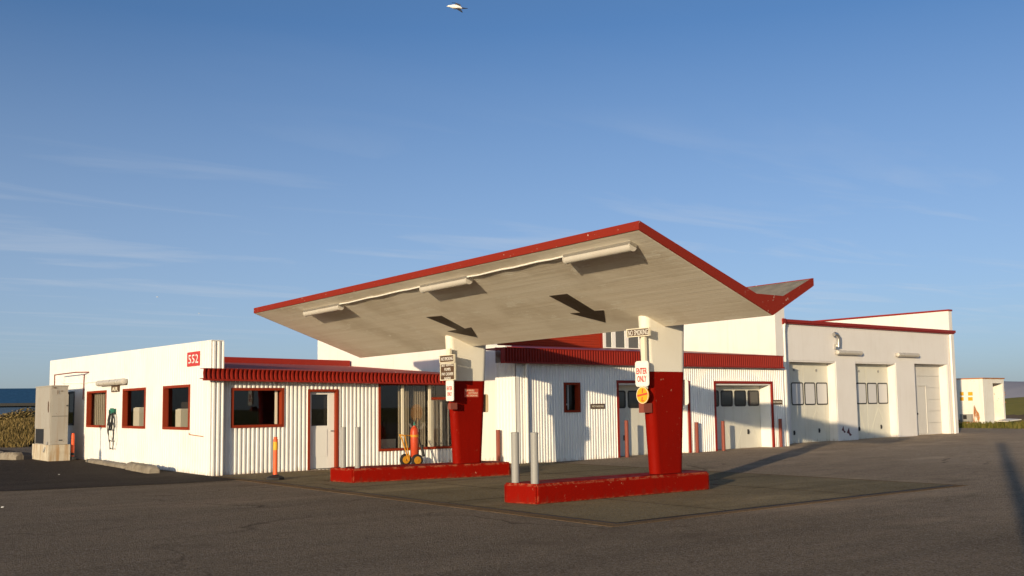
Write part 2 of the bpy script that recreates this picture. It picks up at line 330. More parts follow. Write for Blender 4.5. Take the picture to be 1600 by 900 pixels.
def tube(bm, pts, r, seg=10, caps=True, r1=None):
    pts = [Vector(p) for p in pts]; rings = []; n = len(pts)
    up = None
    for i, p in enumerate(pts):
        t = ((pts[min(i + 1, n - 1)] - pts[max(i - 1, 0)])).normalized()
        if up is None:
            up = Vector((0, 0, 1)) if abs(t.z) < 0.9 else Vector((1, 0, 0))
        s = t.cross(up).normalized(); up = s.cross(t).normalized()
        rr = r if r1 is None else r + (r1 - r) * i / (n - 1)
        if isinstance(r, (list, tuple)): rr = r[i]
        rings.append([bm.verts.new(p + (s * math.cos(a) + up * math.sin(a)) * rr) for a in [2 * math.pi * k / seg for k in range(seg)]])
    for a, b in zip(rings, rings[1:]):
        for k in range(seg): bm.faces.new((a[k], a[(k + 1) % seg], b[(k + 1) % seg], b[k]))
    if caps: bm.faces.new(rings[0][::-1]); bm.faces.new(rings[-1])
def lathe(bm, base, prof, seg=20):                        # (r, z) profile around a vertical axis
    base = Vector(base); rings = []
    for r, z in prof: rings.append([bm.verts.new(base + Vector((r * math.cos(2 * math.pi * k / seg), r * math.sin(2 * math.pi * k / seg), z))) for k in range(seg)])
    for a, b in zip(rings, rings[1:]):
        for k in range(seg): bm.faces.new((a[k], a[(k + 1) % seg], b[(k + 1) % seg], b[k]))
    bm.faces.new(rings[0][::-1]); bm.faces.new(rings[-1])
def prism(bm, poly, vec):                                 # polygon (list of points) pushed along vec
    vec = Vector(vec); a = [bm.verts.new(Vector(p)) for p in poly]; b = [bm.verts.new(Vector(p) + vec) for p in poly]; n = len(a)
    bm.faces.new(a); bm.faces.new(b[::-1])
    for i in range(n): bm.faces.new((a[i], b[i], b[(i + 1) % n], a[(i + 1) % n]))
    bmesh.ops.recalc_face_normals(bm, faces=bm.faces)
def rects_without(u0, u1, z0, z1, holes):
    us = sorted({u0, u1, *[h for q in holes for h in q[:2] if u0 < h < u1]}); res = []
    for a, b in zip(us, us[1:]):
        c = (a + b) / 2; hs = sorted([(q[2], q[3]) for q in holes if q[0] < c < q[1]]); z = z0
        for h0, h1 in hs:
            if h0 > z: res.append((a, b, z, h0))
            z = max(z, h1)
        if z < z1: res.append((a, b, z, z1))
    return res
def corr(bm, fr, rects, pitch, depth, top=None, zbase=0.0):
    """ribbed sheet steel: a real trapezoid profile, one sheet per rectangle"""
    prof = [(0, 0), (0.26, 0), (0.40, 1), (0.76, 1), (0.90, 0)]
    for u0, u1, z0, z1 in rects:
        us = [u0]; k = math.floor(u0 / pitch) - 1
        while k * pitch < u1 + pitch:
            for f, _ in prof:
                u = (k + f) * pitch
                if u0 + 1e-4 < u < u1 - 1e-4: us.append(u)
            k += 1
        us.append(u1)
        def pr(u):
            f = (u / pitch) % 1.0
            if f < 0.26 or f >= 0.90: return 0.0
            if f < 0.40: return (f - 0.26) / 0.14
            if f < 0.76: return 1.0
            return 1 - (f - 0.76) / 0.14
        prev = None
        for u in us:
            n = depth * (pr(u + 1e-6) if u < u1 - 1e-6 else pr(u - 1e-6)); zt = z1 if top is None or z1 < top(u) - 0.02 and z1 != max(r[3] for r in rects) else top(u)
            a = bm.verts.new(fr.P(u, n, z0)); b = bm.verts.new(fr.P(u, n, zt))
            if prev: bm.faces.new((prev[0], a, b, prev[1]))
            prev = (a, b)
def text(name, s, fr, u, n, z, height, width, m, parent, bold=0.02, thick=0.002, align='CENTER'):
    """lettering standing on a frame: u, z is the middle of the line"""
    cu = bpy.data.curves.new('txt', 'FONT'); cu.body = s; cu.align_x = 'CENTER'; cu.size = 1; cu.offset = bold; cu.resolution_u = 3
    t = bpy.data.objects.new('txt', cu); col.objects.link(t)
    dg = bpy.context.evaluated_depsgraph_get(); dg.update()
    me = bpy.data.meshes.new_from_object(t.evaluated_get(dg)); bpy.data.objects.remove(t)
    bm = BM(); bm.from_mesh(me)
    xs = [v.co.x for v in bm.verts]; ys = [v.co.y for v in bm.verts]
    x0, x1, y0, y1 = min(xs), max(xs), min(ys), max(ys)
    for v in bm.verts: v.co = fr.P(u + ((v.co.x - (x0 + x1) / 2) / (x1 - x0)) * width, n, z + ((v.co.y - (y0 + y1) / 2) / (y1 - y0)) * height)
    r = bmesh.ops.extrude_face_region(bm, geom=bm.faces[:]); bmesh.ops.translate(bm, verts=[g for g in r['geom'] if isinstance(g, bmesh.types.BMVert)], vec=fr.n * thick)
    bmesh.ops.recalc_face_normals(bm, faces=bm.faces)
    return build(name, bm, m, parent)
def rounded(w, h, r, k=5):
    pts = []
    for cx, cz, a0 in ((w / 2 - r, h / 2 - r, 0), (-w / 2 + r, h / 2 - r, 90), (-w / 2 + r, -h / 2 + r, 180), (w / 2 - r, -h / 2 + r, 270)):
        for i in range(k): a = math.radians(a0 + 90 * i / (k - 1)); pts.append((cx + r * math.cos(a), cz + r * math.sin(a)))
    return pts
def window(parent, fr, u0, u1, z0, z1, fw, depth, fm, gm, proud=0.03, mullions=(), pane_n=None, mm=None):
    """frame ring (with deep reveal), pane and optional mullions"""
    bm = BM()
    fbox(bm, fr, u0, u0 + fw, -depth, proud, z0, z1); fbox(bm, fr, u1 - fw, u1, -depth, proud, z0, z1)
    fbox(bm, fr, u0 + fw, u1 - fw, -depth, proud - 0.002, z1 - fw, z1); fbox(bm, fr, u0 + fw, u1 - fw, -depth, proud + 0.012, z0, z0 + fw)
    f = build('window', bm, fm, parent)
    pn = -depth + 0.03 if pane_n is None else pane_n
    bm = BM(); fbox(bm, fr, u0 + fw + .001, u1 - fw - .001, pn - 0.006, pn, z0 + fw + .001, z1 - fw - .001); build('pane', bm, gm, f)
    for a, b in mullions:
        bm = BM(); fbox(bm, fr, a, b, pn - 0.02, pn + 0.03, z0 + fw + .002, z1 - fw - .002); build('mullion', bm, mm or fm, f)
    return f

# ================================================================ SETTING
def grid_sheet(xs, ys, zf):
    bm = BM(); V = [[bm.verts.new((x, y, zf(x, y))) for y in ys] for x in xs]
    for i in range(len(xs) - 1):
        for j in range(len(ys) - 1): bm.faces.new((V[i][j], V[i + 1][j], V[i + 1][j + 1], V[i][j + 1]))
    return bm
xs = [-4000, -800, -200, -60, -20] + [x for x in range(-10, 71, 2)] + [80, 120, 300, 900, 5000]
ys = [-4000, -800, -200, -60, -20] + [y for y in range(-10, 61, 2)] + [80, 120, 300, 900, 5000]
struct('ground', grid_sheet(xs, ys, lambda x, y: gz(x, y) - 0.03), M['green_grass'])
# the paved yard
def yard_edge(y): return 54.0
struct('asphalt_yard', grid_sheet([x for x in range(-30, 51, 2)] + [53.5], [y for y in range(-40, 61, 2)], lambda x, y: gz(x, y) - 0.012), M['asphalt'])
# older, darker asphalt patch left of the office
bm = BM(); pts = [(-14, 30.4), (-2.0, 27.4), (5.3, 25.0), (8.9, 24.3), (10.28, 24.4), (10.28, 60), (-30, 60), (-30, 34)]
f = bm.faces.new([bm.verts.new((x, y, 0)) for x, y in pts]); bmesh.ops.triangulate(bm, faces=[f]); bmesh.ops.subdivide_edges(bm, edges=bm.edges, cuts=5, use_grid_fill=True)
for v in bm.verts: v.co.z = gz(v.co.x, v.co.y) - 0.004
struct('asphalt_patch', bm, M['asphalt_dark'])
# concrete forecourt slab under the islands, a little proud, with a darker drain strip round it
SX0, SX1, SY0 = 10.24, 20.3, 10.75
struct('forecourt_slab', grid_sheet([SX0 + .305, 11, 12, 13, 14, 15, 16, 17, 18, 19, SX1 - .25], [SY0 + .265] + list(range(12, 27)), lambda x, y: gz(x, y) + 0.002), M['slab'])
bm = BM()
box(bm, SX0 - .05, SX0 + .24, SY0, 26.2, -0.02, -0.007); box(bm, SX1 - .22, SX1, SY0, 24.0, -0.02, -0.007); box(bm, SX0 + .24, SX1 - .22, SY0, SY0 + .22, -0.02, -0.007)
struct('drain_strip', bm, M['strip'])
bm = BM(); box(bm, SX0 + .235, SX0 + .30, SY0 + .24, 26.2, -0.02, -0.004); box(bm, SX0 + .24, SX1 - .22, SY0 + .205, SY0 + .262, -0.02, -0.0042)
struct('drain_gap', bm, M['black'])
bm = BM()
for x in (13.0, 16.9): box(bm, x, x + .03, SY0 + .3, 26.0, -0.01, 0.0055)
for y in (15.5, 20.0): box(bm, SX0 + .32, SX1 - .3, y, y + .03, -0.01, 0.0059)
struct('slab_joint', bm, M['asphalt_dark'])

# ================================================================ OFFICE (low wing on the left)
FA = Fr((0, 26.6, 0), (1, 0, 0), (0, -1, 0))              # office front
FS = Fr((10.3, 0, 0), (0, -1, 0), (-1, 0, 0))             # office side wall, u = -Y
def su(y): return -y
office = thing('office_building', 'low white ribbed office wing with red roof edge and number 552 on its wall', 'building', (10.3, 26.6, 0))
def sidetop(u): return 3.62 + (-u - 26.4) * 0.011
side_holes = []
SW = []                                                   # side windows from the picture's corners
for a, b, c, d in ((137, 611.5, 166, 669.5), (193, 607.5, 227, 671), (256, 603.5, 296.5, 672.5)):
    p = at(a, b, 'X', 10.3); q = at(c, d, 'X', 10.3); SW.append((-p.y, -q.y, 1.20, 2.48))
dwin = (-41.3, -39.85, 1.25, 2.52)
side_holes = [w for w in SW] + [dwin]
bm = BM(); corr(bm, FS, rects_without(-43.6, -26.42, -0.02, 3.62, side_holes), 0.19, 0.010, top=sidetop)
build('side_wall', bm, M['white_metal'], office)
bm = BM()                                                 # the parapet's thickness: end face with ribs, back and coping
fr = Fr((10.31, 26.42, 0), (1, 0, 0), (0, -1, 0)); corr(bm, fr, [(0.0, 0.34, -0.02, 3.61)], 0.13, 0.03)
box(bm, 10.312, 10.65, 26.425, 26.62, -0.02, 3.60)
hexa(bm, [(10.55, 26.622, 2.6), (10.65, 26.622, 2.6), (10.65, 43.6, 2.6), (10.55, 43.6, 2.6), (10.55, 26.622, 3.60), (10.65, 26.622, 3.60), (10.65, 43.6, 3.78), (10.55, 43.6, 3.78)])
hexa(bm, [(10.297, 26.40, 3.622), (10.652, 26.40, 3.622), (10.652, 43.6, 3.805), (10.297, 43.6, 3.805), (10.305, 26.41, 3.645), (10.645, 26.41, 3.645), (10.645, 43.6, 3.828), (10.305, 43.6, 3.828)])
build('parapet', bm, M['white_metal'], office)
for i, w in enumerate(SW): window(office, FS, *w, 0.075, 0.13, M['red_frame'], M['glass'])
window(office, FS, *dwin, 0.06, 0.1, M['black'], M['glass_dark'])
# front
win = (10.93, 12.50, 1.25, 2.35); door = (13.24, 14.22, 0.0, 2.31); shop = (15.58, 18.6, 0.44, 2.50)
bm = BM(); corr(bm, FA, rects_without(10.66, 19.06, -0.03, 2.66, [win, door, shop]), 0.128, 0.030)
build('front_wall', bm, M['white_metal'], office)
w = window(office, FA, *win, 0.075, 0.16, M['red_frame'], M['glass_mirror'], proud=0.05)
bm = BM(); fbox(bm, FA, 12.29, 12.36, -0.12, -0.10, 1.33, 2.27); build('cream_strip', bm, M['cream'], w)  # thin upright cream strip just in front of the pane
f = window(office, FA, *shop, 0.07, 0.12, M['red_frame'], M['glass_mirror'], proud=0.05, mullions=((16.46, 16.54), (17.46, 17.54)), mm=M['cream'])
bm = BM(); fbox(bm, FA, 17.545, 18.5, -0.115, -0.06, 1.98, 2.06); build('transom', bm, M['red_frame'], f)
bm = BM(); fbox(bm, FA, 15.66, 16.45, -0.50, -0.40, 0.50, 0.78); build('display_shelf', bm, M['cream'], f)
bm = BM(); corr(bm, Fr((0, 26.95, 0), (1, 0, 0), (0, -1, 0)), [(16.50, 17.50, 0.5, 2.44)], 0.085, 0.03); build('vertical_blind', bm, M['blind'], f)
bm = BM(); fbox(bm, FA, 17.60, 17.80, -0.35, -0.30, 0.5, 1.96); fbox(bm, FA, 18.06, 18.12, -0.35, -0.30, 0.5, 1.96); build('inner_post', bm, M['cream'], f)
bm = BM(); fbox(bm, FA, 17.81, 18.05, -0.40, -0.38, 0.5, 1.96); build('inner_curtain', bm, M['blind'], f)
# faded sticker on the shop window: a worn orange disc above a pale arc with a red line
bm = BM(); prism(bm, [FA.P(17.02 + .22 * math.cos(a), -0.088, 1.58 + .27 * math.sin(a)) for a in [k * math.pi / 10 for k in range(20)]], FA.n * 0.001)
def faded(name, c, alpha):
    m = mat(name, c, 0.7); m.node_tree.nodes['Principled BSDF'].inputs['Alpha'].default_value = alpha; return m
build('sticker', bm, faded('faded_orange', (0.45, 0.20, 0.05), 0.16), f)
bm = BM()
arc = [(math.radians(205 + 130 * k / 10)) for k in range(11)]
prism(bm, [FA.P(17.02 + .33 * math.cos(a), -0.0865, 1.42 + .42 * math.sin(a)) for a in arc] + [FA.P(17.02 + .26 * math.cos(a), -0.0865, 1.42 + .33 * math.sin(a)) for a in arc[::-1]], FA.n * 0.001)
build('sticker', bm, faded('faded_white', (0.6, 0.55, 0.5), 0.10), f)
# door
bm = BM(); fw = 0.07
fbox(bm, FA, door[0], door[0] + fw, -0.14, 0.05, 0, 2.31); fbox(bm, FA, door[1] - fw, door[1], -0.14, 0.05, 0, 2.31); fbox(bm, FA, door[0] + fw, door[1] - fw, -0.14, 0.048, 2.31 - fw, 2.31)
df = build('door', bm, M['red_frame'], office)
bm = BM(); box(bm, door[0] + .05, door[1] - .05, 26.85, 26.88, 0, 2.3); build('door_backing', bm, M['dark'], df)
bm = BM(); a, b = door[0] + fw + .002, door[1] - fw - .002
fbox(bm, FA, a, a + .10, -0.13, -0.08, 0.02, 2.235); fbox(bm, FA, b - .20, b, -0.13, -0.08, 0.02, 2.235)
fbox(bm, FA, a + .10, b - .20, -0.13, -0.081, 0.02, 1.25); fbox(bm, FA, a + .10, b - .20, -0.13, -0.081, 2.16, 2.235)
fbox(bm, FA, a + .13, b - .23, -0.081, -0.07, 0.36, 1.15)
build('door_leaf', bm, M['sign_white'], df)
bm = BM(); fbox(bm, FA, a + .101, b - .201, -0.115, -0.105, 1.251, 2.159); build('pane', bm, M['glass_mirror'], df)
bm = BM(); fbox(bm, FA, b - .13, b - .04, -0.08, -0.04, 1.08, 1.11); build('handle', bm, M['aluminium'], df)
# fascia of deep red ribs, gutter board under it and roof
FY = 26.29; FF = Fr((0, FY, 0), (1, 0, 0), (0, -1, 0)); FX0 = at(318, 584, 'Y', FY - .04).x
z_b = at(320, 594.5, 'Y', FY - .03).z; z_t = at(320, 575, 'Y', FY - .03).z
dz_ = (at(690, 584.5, 'Y', FY - .03).z - z_t) / (at(690, 584.5, 'Y', FY - .03).x - FX0)
bm = BM(); NZ = 6; zs_ = [z_b + .05 + (z_t - z_b - .06) * k / NZ for k in range(NZ + 1)]
for a, b in zip(zs_, zs_[1:]): corr(bm, FF, [(FX0, 18.95, a, b)], 0.128, 0.055)
for v in bm.verts:
    t_ = (v.co.z - zs_[0]) / (zs_[-1] - zs_[0]); v.co.y += .045 * math.sin(math.pi * min(max(t_, 0), 1)) - .012; v.co.z += (v.co.x - FX0) * dz_
bmesh.ops.remove_doubles(bm, verts=bm.verts, dist=1e-4)
hz_ = lambda z, u: z + (u - FX0) * dz_
hexa(bm, [FF.P(u, n, hz_(z, u)) for z in (z_b, z_b + .048) for u, n in ((FX0 + .005, .075), (18.95, .075), (18.95, -.03), (FX0 + .005, -.03))])
hexa(bm, [FF.P(u, n, hz_(z, u)) for z in (z_t - .012, z_t) for u, n in ((FX0 + .005, .07), (18.95, .07), (18.95, -.23), (FX0 + .005, -.23))])
hexa(bm, [FF.P(u, n, hz_(z, u)) for z in (z_b + .05, z_b + .07) for u, n in ((FX0, -.031), (18.95, -.031), (18.95, -.235), (FX0, -.235))])
build('roof_edge', bm, M['red_metal'], office)
bm = BM()
def roofz(x, y): return z_t + (x - FX0) * dz_ + (y - FY) * ((3.515 - z_t) / (35.1 - FY))
hexa(bm, [(10.66, FY - .02, roofz(10.66, FY - .02) - .03), (19.05, FY - .02, roofz(19.05, FY - .02) - .03), (19.35, 35.1, roofz(19.35, 35.1) - .03), (10.66, 35.1, roofz(10.66, 35.1) - .03), (10.66, FY - .02, roofz(10.66, FY - .02)), (19.05, FY - .02, roofz(19.05, FY - .02)), (19.35, 35.1, roofz(19.35, 35.1)), (10.66, 35.1, roofz(10.66, 35.1))])
build('roof', bm, painted('roof_sheet', (0.42, 0.10, 0.085), 0.8, (0.30, 0.09, 0.08), 0.4, streak=False, spec=0.08), office)
bm = BM(); hexa(bm, [(10.66, 35.1, 3.35), (19.3, 35.1, 3.28), (19.3, 35.3, 3.28), (10.66, 35.3, 3.35), (10.66, 35.1, 3.70), (19.3, 35.1, 3.615), (19.3, 35.3, 3.615), (10.66, 35.3, 3.70)])
build('ridge_board', bm, M['red_metal'], office)
bm = BM(); box(bm, 10.66, 19.3, 35.3, 43.6, 3.30, 3.34); build('rear_roof', bm, M['felt'], office)
bm = BM(); box(bm, 10.36, 19.0, 43.45, 43.6, 0, 3.4); build('rear_wall', bm, M['white_metal'], office)
# room behind the windows
bm = BM(); box(bm, 12.6, 12.7, 28.2, 43.4, 0.02, 2.6); box(bm, 10.7, 19.0, 28.6, 28.7, 0.02, 2.5); box(bm, 10.4, 19.0, 26.7, 43.4, 0.0, 0.02); box(bm, 10.4, 18.9, 26.7, 43.4, 2.62, 2.64)
build('interior_partition', bm, M['interior_wall'], office)
bm = BM()
for k in range(27): u = SW[0][0] - .75 + k * .115; fbox(bm, FS, u, u + .085, -0.26 - .02 * (k % 2), -0.24 - .02 * (k % 2), 1.1, 2.45)
build('window_blind', bm, M['blind'], office)
for i, (y0, y1, z0, z1, x0) in enumerate(((33.35, 33.95, 1.0, 1.85, 10.62), (29.55, 30.0, 1.0, 1.78, 10.62))):
    bm = BM(); box(bm, x0, x0 + .5, y0, y1, z0, z1); box(bm, x0 + .04, x0 + .46, y0 + .04, y1 - .04, z1, z1 + .02); box(bm, x0 - .003, x0 + .0, y0 + .1, y1 - .1, z0 + .1, z1 - .2)
    o = build('storage_box', bm, M['cream'], bevel=0.006, loc=(x0, y0, z0)); tagit(o, ('pale box standing inside the middle side window' , 'pale box standing inside the side window nearest the corner')[i], 'box')
    bm = BM(); box(bm, x0 - .1, x0 + .7, y0 - .5, y1 + .5, 0.93, 0.998); box(bm, x0 - .05, x0 + .0, y0 - .45, y0 - .4, 0.02, 0.93); box(bm, x0 - .05, x0, y1 + .4, y1 + .45, 0.02, 0.93); box(bm, x0 + .6, x0 + .65, y0 - .45, y0 - .4, 0.02, 0.93); box(bm, x0 + .6, x0 + .65, y1 + .4, y1 + .45, 0.02, 0.93)
    o = build('counter', bm, M['card'], loc=(x0, y0, 0)); tagit(o, ('counter inside the office behind the middle side window', 'counter inside the office behind the side window nearest the corner')[i], 'counter')

# house number
p = at(293, 551, 'X', 10.28); q = at(312, 571, 'X', 10.28)
num = thing('number_sign', 'red square sign with white number 552 on the white office wall', 'sign', (10.27, p.y, q.z))
bm = BM(); fbox(bm, FS, -p.y, -q.y, 0.012, 0.03, q.z, p.z); build('board', bm, M['sign_red'], num)
text('lettering', '552', FS, -(p.y + q.y) / 2, 0.031, (p.z + q.z) / 2, (p.z - q.z) * 0.62, abs(p.y - q.y) * 0.80, M['sign_white'], num, bold=0.008)

# ================================================================ MAIN HALL (tall block behind)
hall = thing('main_hall', 'tall white hall rising behind the canopy with red boarded upper floor', 'building', (19.4, 25.2, 0))
bm = BM()
prism(bm, [(19.4, 25.2, 0), (19.4, 25.2, 3.66), (19.4, 25.95, 3.72), (19.4, 25.96, 5.38), (19.4, 29.6, 5.30), (19.4, 29.8, 4.85), (19.4, 38.05, 5.0), (19.4, 38.05, 0)], (0.25, 0, 0))  # raised front top is unseen, shaped to throw shadow on the red upper wall
build('side_wall', bm, M['white_plaster'], hall)
bm = BM(); box(bm, 32.72, 33.33, 24.92, 38, 0.0, 5.70); build('fire_wall', bm, M['white_plaster'], hall)
WX = at(943, 530, 'Y', 30.5).x; WM = [at(a, 530, 'Y', 30.5).x for a in (957, 963, 977.5, 983, 999, 1004, 1020, 1025)]; WZ = at(965, 543, 'Y', 30.5).z
bm = BM(); box(bm, 19.66, 32.71, 30.6, 30.8, 3.0, 5.3)
for k in range(17): box(bm, 19.66, WX - .12, 30.575, 30.60, 3.4 + k * .105, 3.4 + k * .105 + .09)
build('upper_wall', bm, M['red_wood'], hall)
FU = Fr((0, 30.6, 0), (1, 0, 0), (0, -1, 0))
f = window(hall, FU, WX, 32.5, WZ - .16, 5.2, 0.16, 0.02, M['sign_white'], M['pane_sky'], proud=0.08, mullions=tuple(zip(WM[::2], WM[1::2])), pane_n=0.03)
bm = BM(); fbox(bm, FU, WX - .1, WX - .002, 0.0, 0.06, 3.8, 5.2); build('window_trim', bm, M['red_metal'], f)
bm = BM(); box(bm, 19.66, 32.71, 30.45, 38, 5.30, 5.38); build('roof', bm, M['felt'], hall)
bm = BM(); box(bm, 19.66, 32.71, 37.85, 38.0, 0, 5.3); build('rear_wall', bm, M['white_plaster'], hall)

# ================================================================ WORKSHOP (ribbed front in the middle)
FW = Fr((0, 24.2, 0), (1, 0, 0), (0, -1, 0))
shopb = thing('workshop_building', 'white ribbed workshop front with red ribbed roof edge and two recessed garage doors', 'building', (19.05, 24.2, 0))
d1 = (23.32, 26.72, -0.02, 2.46); d2 = (28.16, 31.37, -0.02, 2.46); wn = (20.93, 21.62, 1.52, 2.47)
bm = BM(); corr(bm, FW, rects_without(19.05, 32.17, -0.02, 3.10, [d1, d2, wn]), 0.112, 0.028); box(bm, 32.13, 32.165, 24.205, 25.09, 0, 3.5); build('front_wall', bm, M['white_metal'], shopb)
FC = Fr((19.05, 0, 0), (0, -1, 0), (-1, 0, 0))
bm = BM(); corr(bm, FC, [(-25.25, -24.21, -0.02, 3.10)], 0.16, 0.03); box(bm, 19.045, 19.4, 25.25, 25.28, 0, 3.6); build('side_wall', bm, M['white_metal'], shopb)
bm = BM(); box(bm, 19.0, 19.04, 24.16, 24.2, -0.02, 3.05); fbox(bm, FW, 19.0, 19.12, 0.0, 0.035, -0.02, 3.05); build('corner_trim', bm, M['white_pipe'], shopb)
window(shopb, FW, *wn, 0.075, 0.16, M['red_frame'], M['glass'], proud=0.04)
bm = BM(); fbox(bm, FW, 21.03, 21.08, -0.20, -0.17, 1.6, 2.4); fbox(bm, FW, 21.26, 21.30, -0.20, -0.17, 1.6, 2.4); fbox(bm, FW, 21.08, 21.26, -0.20, -0.17, 1.75, 1.80); build('inner_sash', bm, M['sign_white'], shopb)
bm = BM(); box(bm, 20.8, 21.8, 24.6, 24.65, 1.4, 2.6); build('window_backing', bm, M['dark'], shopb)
GY = 24.02; FG = Fr((0, GY, 0), (1, 0, 0), (0, -1, 0)); FB0, FB1 = at(790, 555, 'Y', GY - .05).x, at(1225.5, 565, 'Y', GY - .05).x; gb, gt = at(1000, 571.3, 'Y', GY - .05).z, at(1000, 549, 'Y', GY - .05).z
bm = BM(); corr(bm, FG, [(FB0, FB1, gb + .05, gt - .02)], 0.112, 0.045)
fbox(bm, FG, FB0 - .02, FB1, -.05, .055, gb, gb + .05); fbox(bm, FG, FB0 - .02, FB1, -.05, .055, gt - .02, gt)
fbox(bm, FG, FB0, FB1, -.175, -.051, gb + .055, gb + .08)
box(bm, FB0 - .022, FB0, GY - .043, GY + .175, gb + .001, gt - .001)
build('roof_edge', bm, M['red_metal'], shopb)
bm = BM(); ro = [(19.42, GY + .01, gt - .03), (FB1, GY + .01, gt - .03), (32.70, 30.55, 4.06), (19.66, 30.55, 4.06)]; hexa(bm, ro + [(x, y, z + .04) for x, y, z in ro]); box(bm, FB0, 19.418, GY + .01, 25.19, gt - .03, gt + .005); build('roof', bm, M['red_metal'], shopb)
def folding_door(parent, fr, u0, u1, z0, z1, depth, trim, leaves, panes, pane_z, seams, knobs, tm, pm, reveal, streak=True):
    """recess lining, door leaves, gasketed round-cornered panes, lower handles"""
    if trim:
        bm = BM(); fbox(bm, fr, u0 - .09, u0, -.02, .045, z0, z1 + .09); fbox(bm, fr, u1, u1 + .07, -.02, .045, z0, z1 + .09); fbox(bm, fr, u0, u1, -.02, .044, z1, z1 + .09); build('door_trim', bm, tm, parent)
    bm = BM(); fbox(bm, fr, u0 + .001, u0 + .05, -depth, -.021, z0, z1 - .002); fbox(bm, fr, u1 - .05, u1 - .001, -depth, -.021, z0, z1 - .002); fbox(bm, fr, u0 + .05, u1 - .05, -depth, -.022, z1 - .06, z1 - .002); build('door_reveal', bm, reveal, parent)
    bm = BM(); g = .008; e = [u0 + .052] + list(seams) + [u1 - .052]
    for a, b in zip(e, e[1:]):
        fbox(bm, fr, a + g, b - g, -depth - .06, -depth, z0 + .03, z1 - .07)
        for s, t in ((a, b), (b, a)):                     # pressed diagonal stiffeners
            m = (a + b) / 2; w = .012
            if leaves: hexa(bm, [fr.P(u, n, z) for (z, uu) in ((z0 + .15, s + (.12 if s < t else -.12)), (pane_z[0] - .12, m)) for u, n in ((uu - w, -depth + .006), (uu + w, -depth + .006), (uu + w, -depth - .01), (uu - w, -depth - .01))])
    fbox(bm, fr, u0 + .05, u1 - .05, -depth - .10, -depth - .065, z0, z1 - .06)
    d = build('garage_door', bm, M['cream_door'], parent)
    for a, b in panes:
        pw, ph = b - a, pane_z[1] - pane_z[0]; c, zc = (a + b) / 2, sum(pane_z) / 2
        o = rounded(pw, ph, .09); i = rounded(pw - .10, ph - .10, .055); bm = BM()
        A_ = [bm.verts.new(fr.P(c + x, -depth + .016, zc + y)) for x, y in o]; B_ = [bm.verts.new(fr.P(c + x, -depth + .016, zc + y)) for x, y in i]; C_ = [bm.verts.new(fr.P(c + x, -depth - .002, zc + y)) for x, y in o]; n = len(o)
        for k in range(n): bm.faces.new((A_[k], A_[(k + 1) % n], B_[(k + 1) % n], B_[k])); bm.faces.new((C_[k], C_[(k + 1) % n], A_[(k + 1) % n], A_[k]))
        gk = build('pane_gasket', bm, M['black'], d)
        bm = BM(); prism(bm, [fr.P(c + x, -depth + .004, zc + y) for x, y in rounded(pw - .09, ph - .09, .055)], fr.n * .004); build('pane', bm, pm, d)
    for u, z in knobs:
        bm = BM(); fbox(bm, fr, u - .04, u + .04, -depth, -depth + .03, z - .09, z + .09); fbox(bm, fr, u - .015, u + .015, -depth + .03, -depth + .06, z - .03, z + .03); build('handle', bm, M['black'], d)
    return d
M['pane_dark'] = mat('dark_pane', (0.015, 0.014, 0.013), 0.08, 0, 0.8)
def four(u0, u1, n): w = (u1 - u0) / n; return [(u0 + k * w + .05, u0 + (k + 1) * w - .05) for k in range(n)]
folding_door(shopb, FW, *d1, 0.50, True, True, four(d1[0] + .06, d1[1] - .06, 4), (1.62, 2.22), [d1[0] + 1.7], [(24.05, .62), (25.9, .55)], M['red_metal'], M['pane_dark'], M['white_metal'])
folding_door(shopb, FW, *d2, 0.50, True, True, four(d2[0] + .06, d2[1] - .06, 4), (1.62, 2.22), [d2[0] + 1.62], [(30.55, .66)], M['red_metal'], M['pane_dark'], M['white_metal'])
bm = BM(); box(bm, 32.20, 32.28, 24.12, 24.20, 0.06, 3.0); build('downpipe', bm, M['white_pipe'], shopb)
bm = BM(); tube(bm, [FW.P(19.36, .10, 0.02), FW.P(19.36, .10, 2.95), FW.P(19.36, .16, 3.06)], .055, 12); build('downpipe', bm, M['white_pipe'], shopb, True)

# ================================================================ GARAGE (plastered block on the right)
FP = Fr((0, 25.1, 0), (1, 0, 0), (0, -1, 0))
gar = thing('garage_building', 'white plastered garage block with three tall doors and thin red roof line', 'building', (33.5, 25.1, 0.09))
G = [(33.73, 36.95, 0.02, 3.44), (38.36, 41.52, 0.05, 3.44), (43.05, 45.96, 0.1, 3.44)]
bm = BM()
for r in rects_without(33.43, 46.25, -0.02, 4.95, G): fbox(bm, FP, r[0], r[1], -.45, 0, r[2], r[3])
build('front_wall', bm, M['white_plaster'], gar)
bm = BM(); box(bm, 46.252, 46.55, 25.06, 60, 0.0, 6.02); box(bm, 46.30, 46.52, 25.0, 25.06, 0.0, 4.9); build('end_wall', bm, M['white_plaster'], gar)
bm = BM(); hexa(bm, [(46.23, 25.03, 6.022), (46.58, 25.03, 6.022), (46.58, 60.03, 6.13), (46.23, 60.03, 6.13), (46.23, 25.03, 6.10), (46.58, 25.03, 6.10), (46.58, 60.03, 6.21), (46.23, 60.03, 6.21)]); build('coping', bm, M['red_metal'], gar)
bm = BM()
fbox(bm, FP, 33.2, 46.62, -.04, .16, 4.96, 5.08); fbox(bm, FP, 33.22, 46.60, -.04, .11, 4.91, 4.958); fbox(bm, FP, 33.16, 33.36, .162, .24, 4.86, 5.09)
build('roof_edge', bm, M['red_metal'], gar)
bm = BM(); box(bm, 33.43, 46.24, 25.15, 60, 4.96, 5.08); build('roof', bm, M['felt'], gar)
folding_door(gar, FP, *G[0], 0.40, False, True, [(33.83, 34.28), (34.36, 35.16), (35.24, 35.98), (36.06, 36.84)], (1.62, 2.56), [35.2], [(34.45, .5), (36.15, .55)], M['red_metal'], M['glass_grey'], M['white_plaster'])
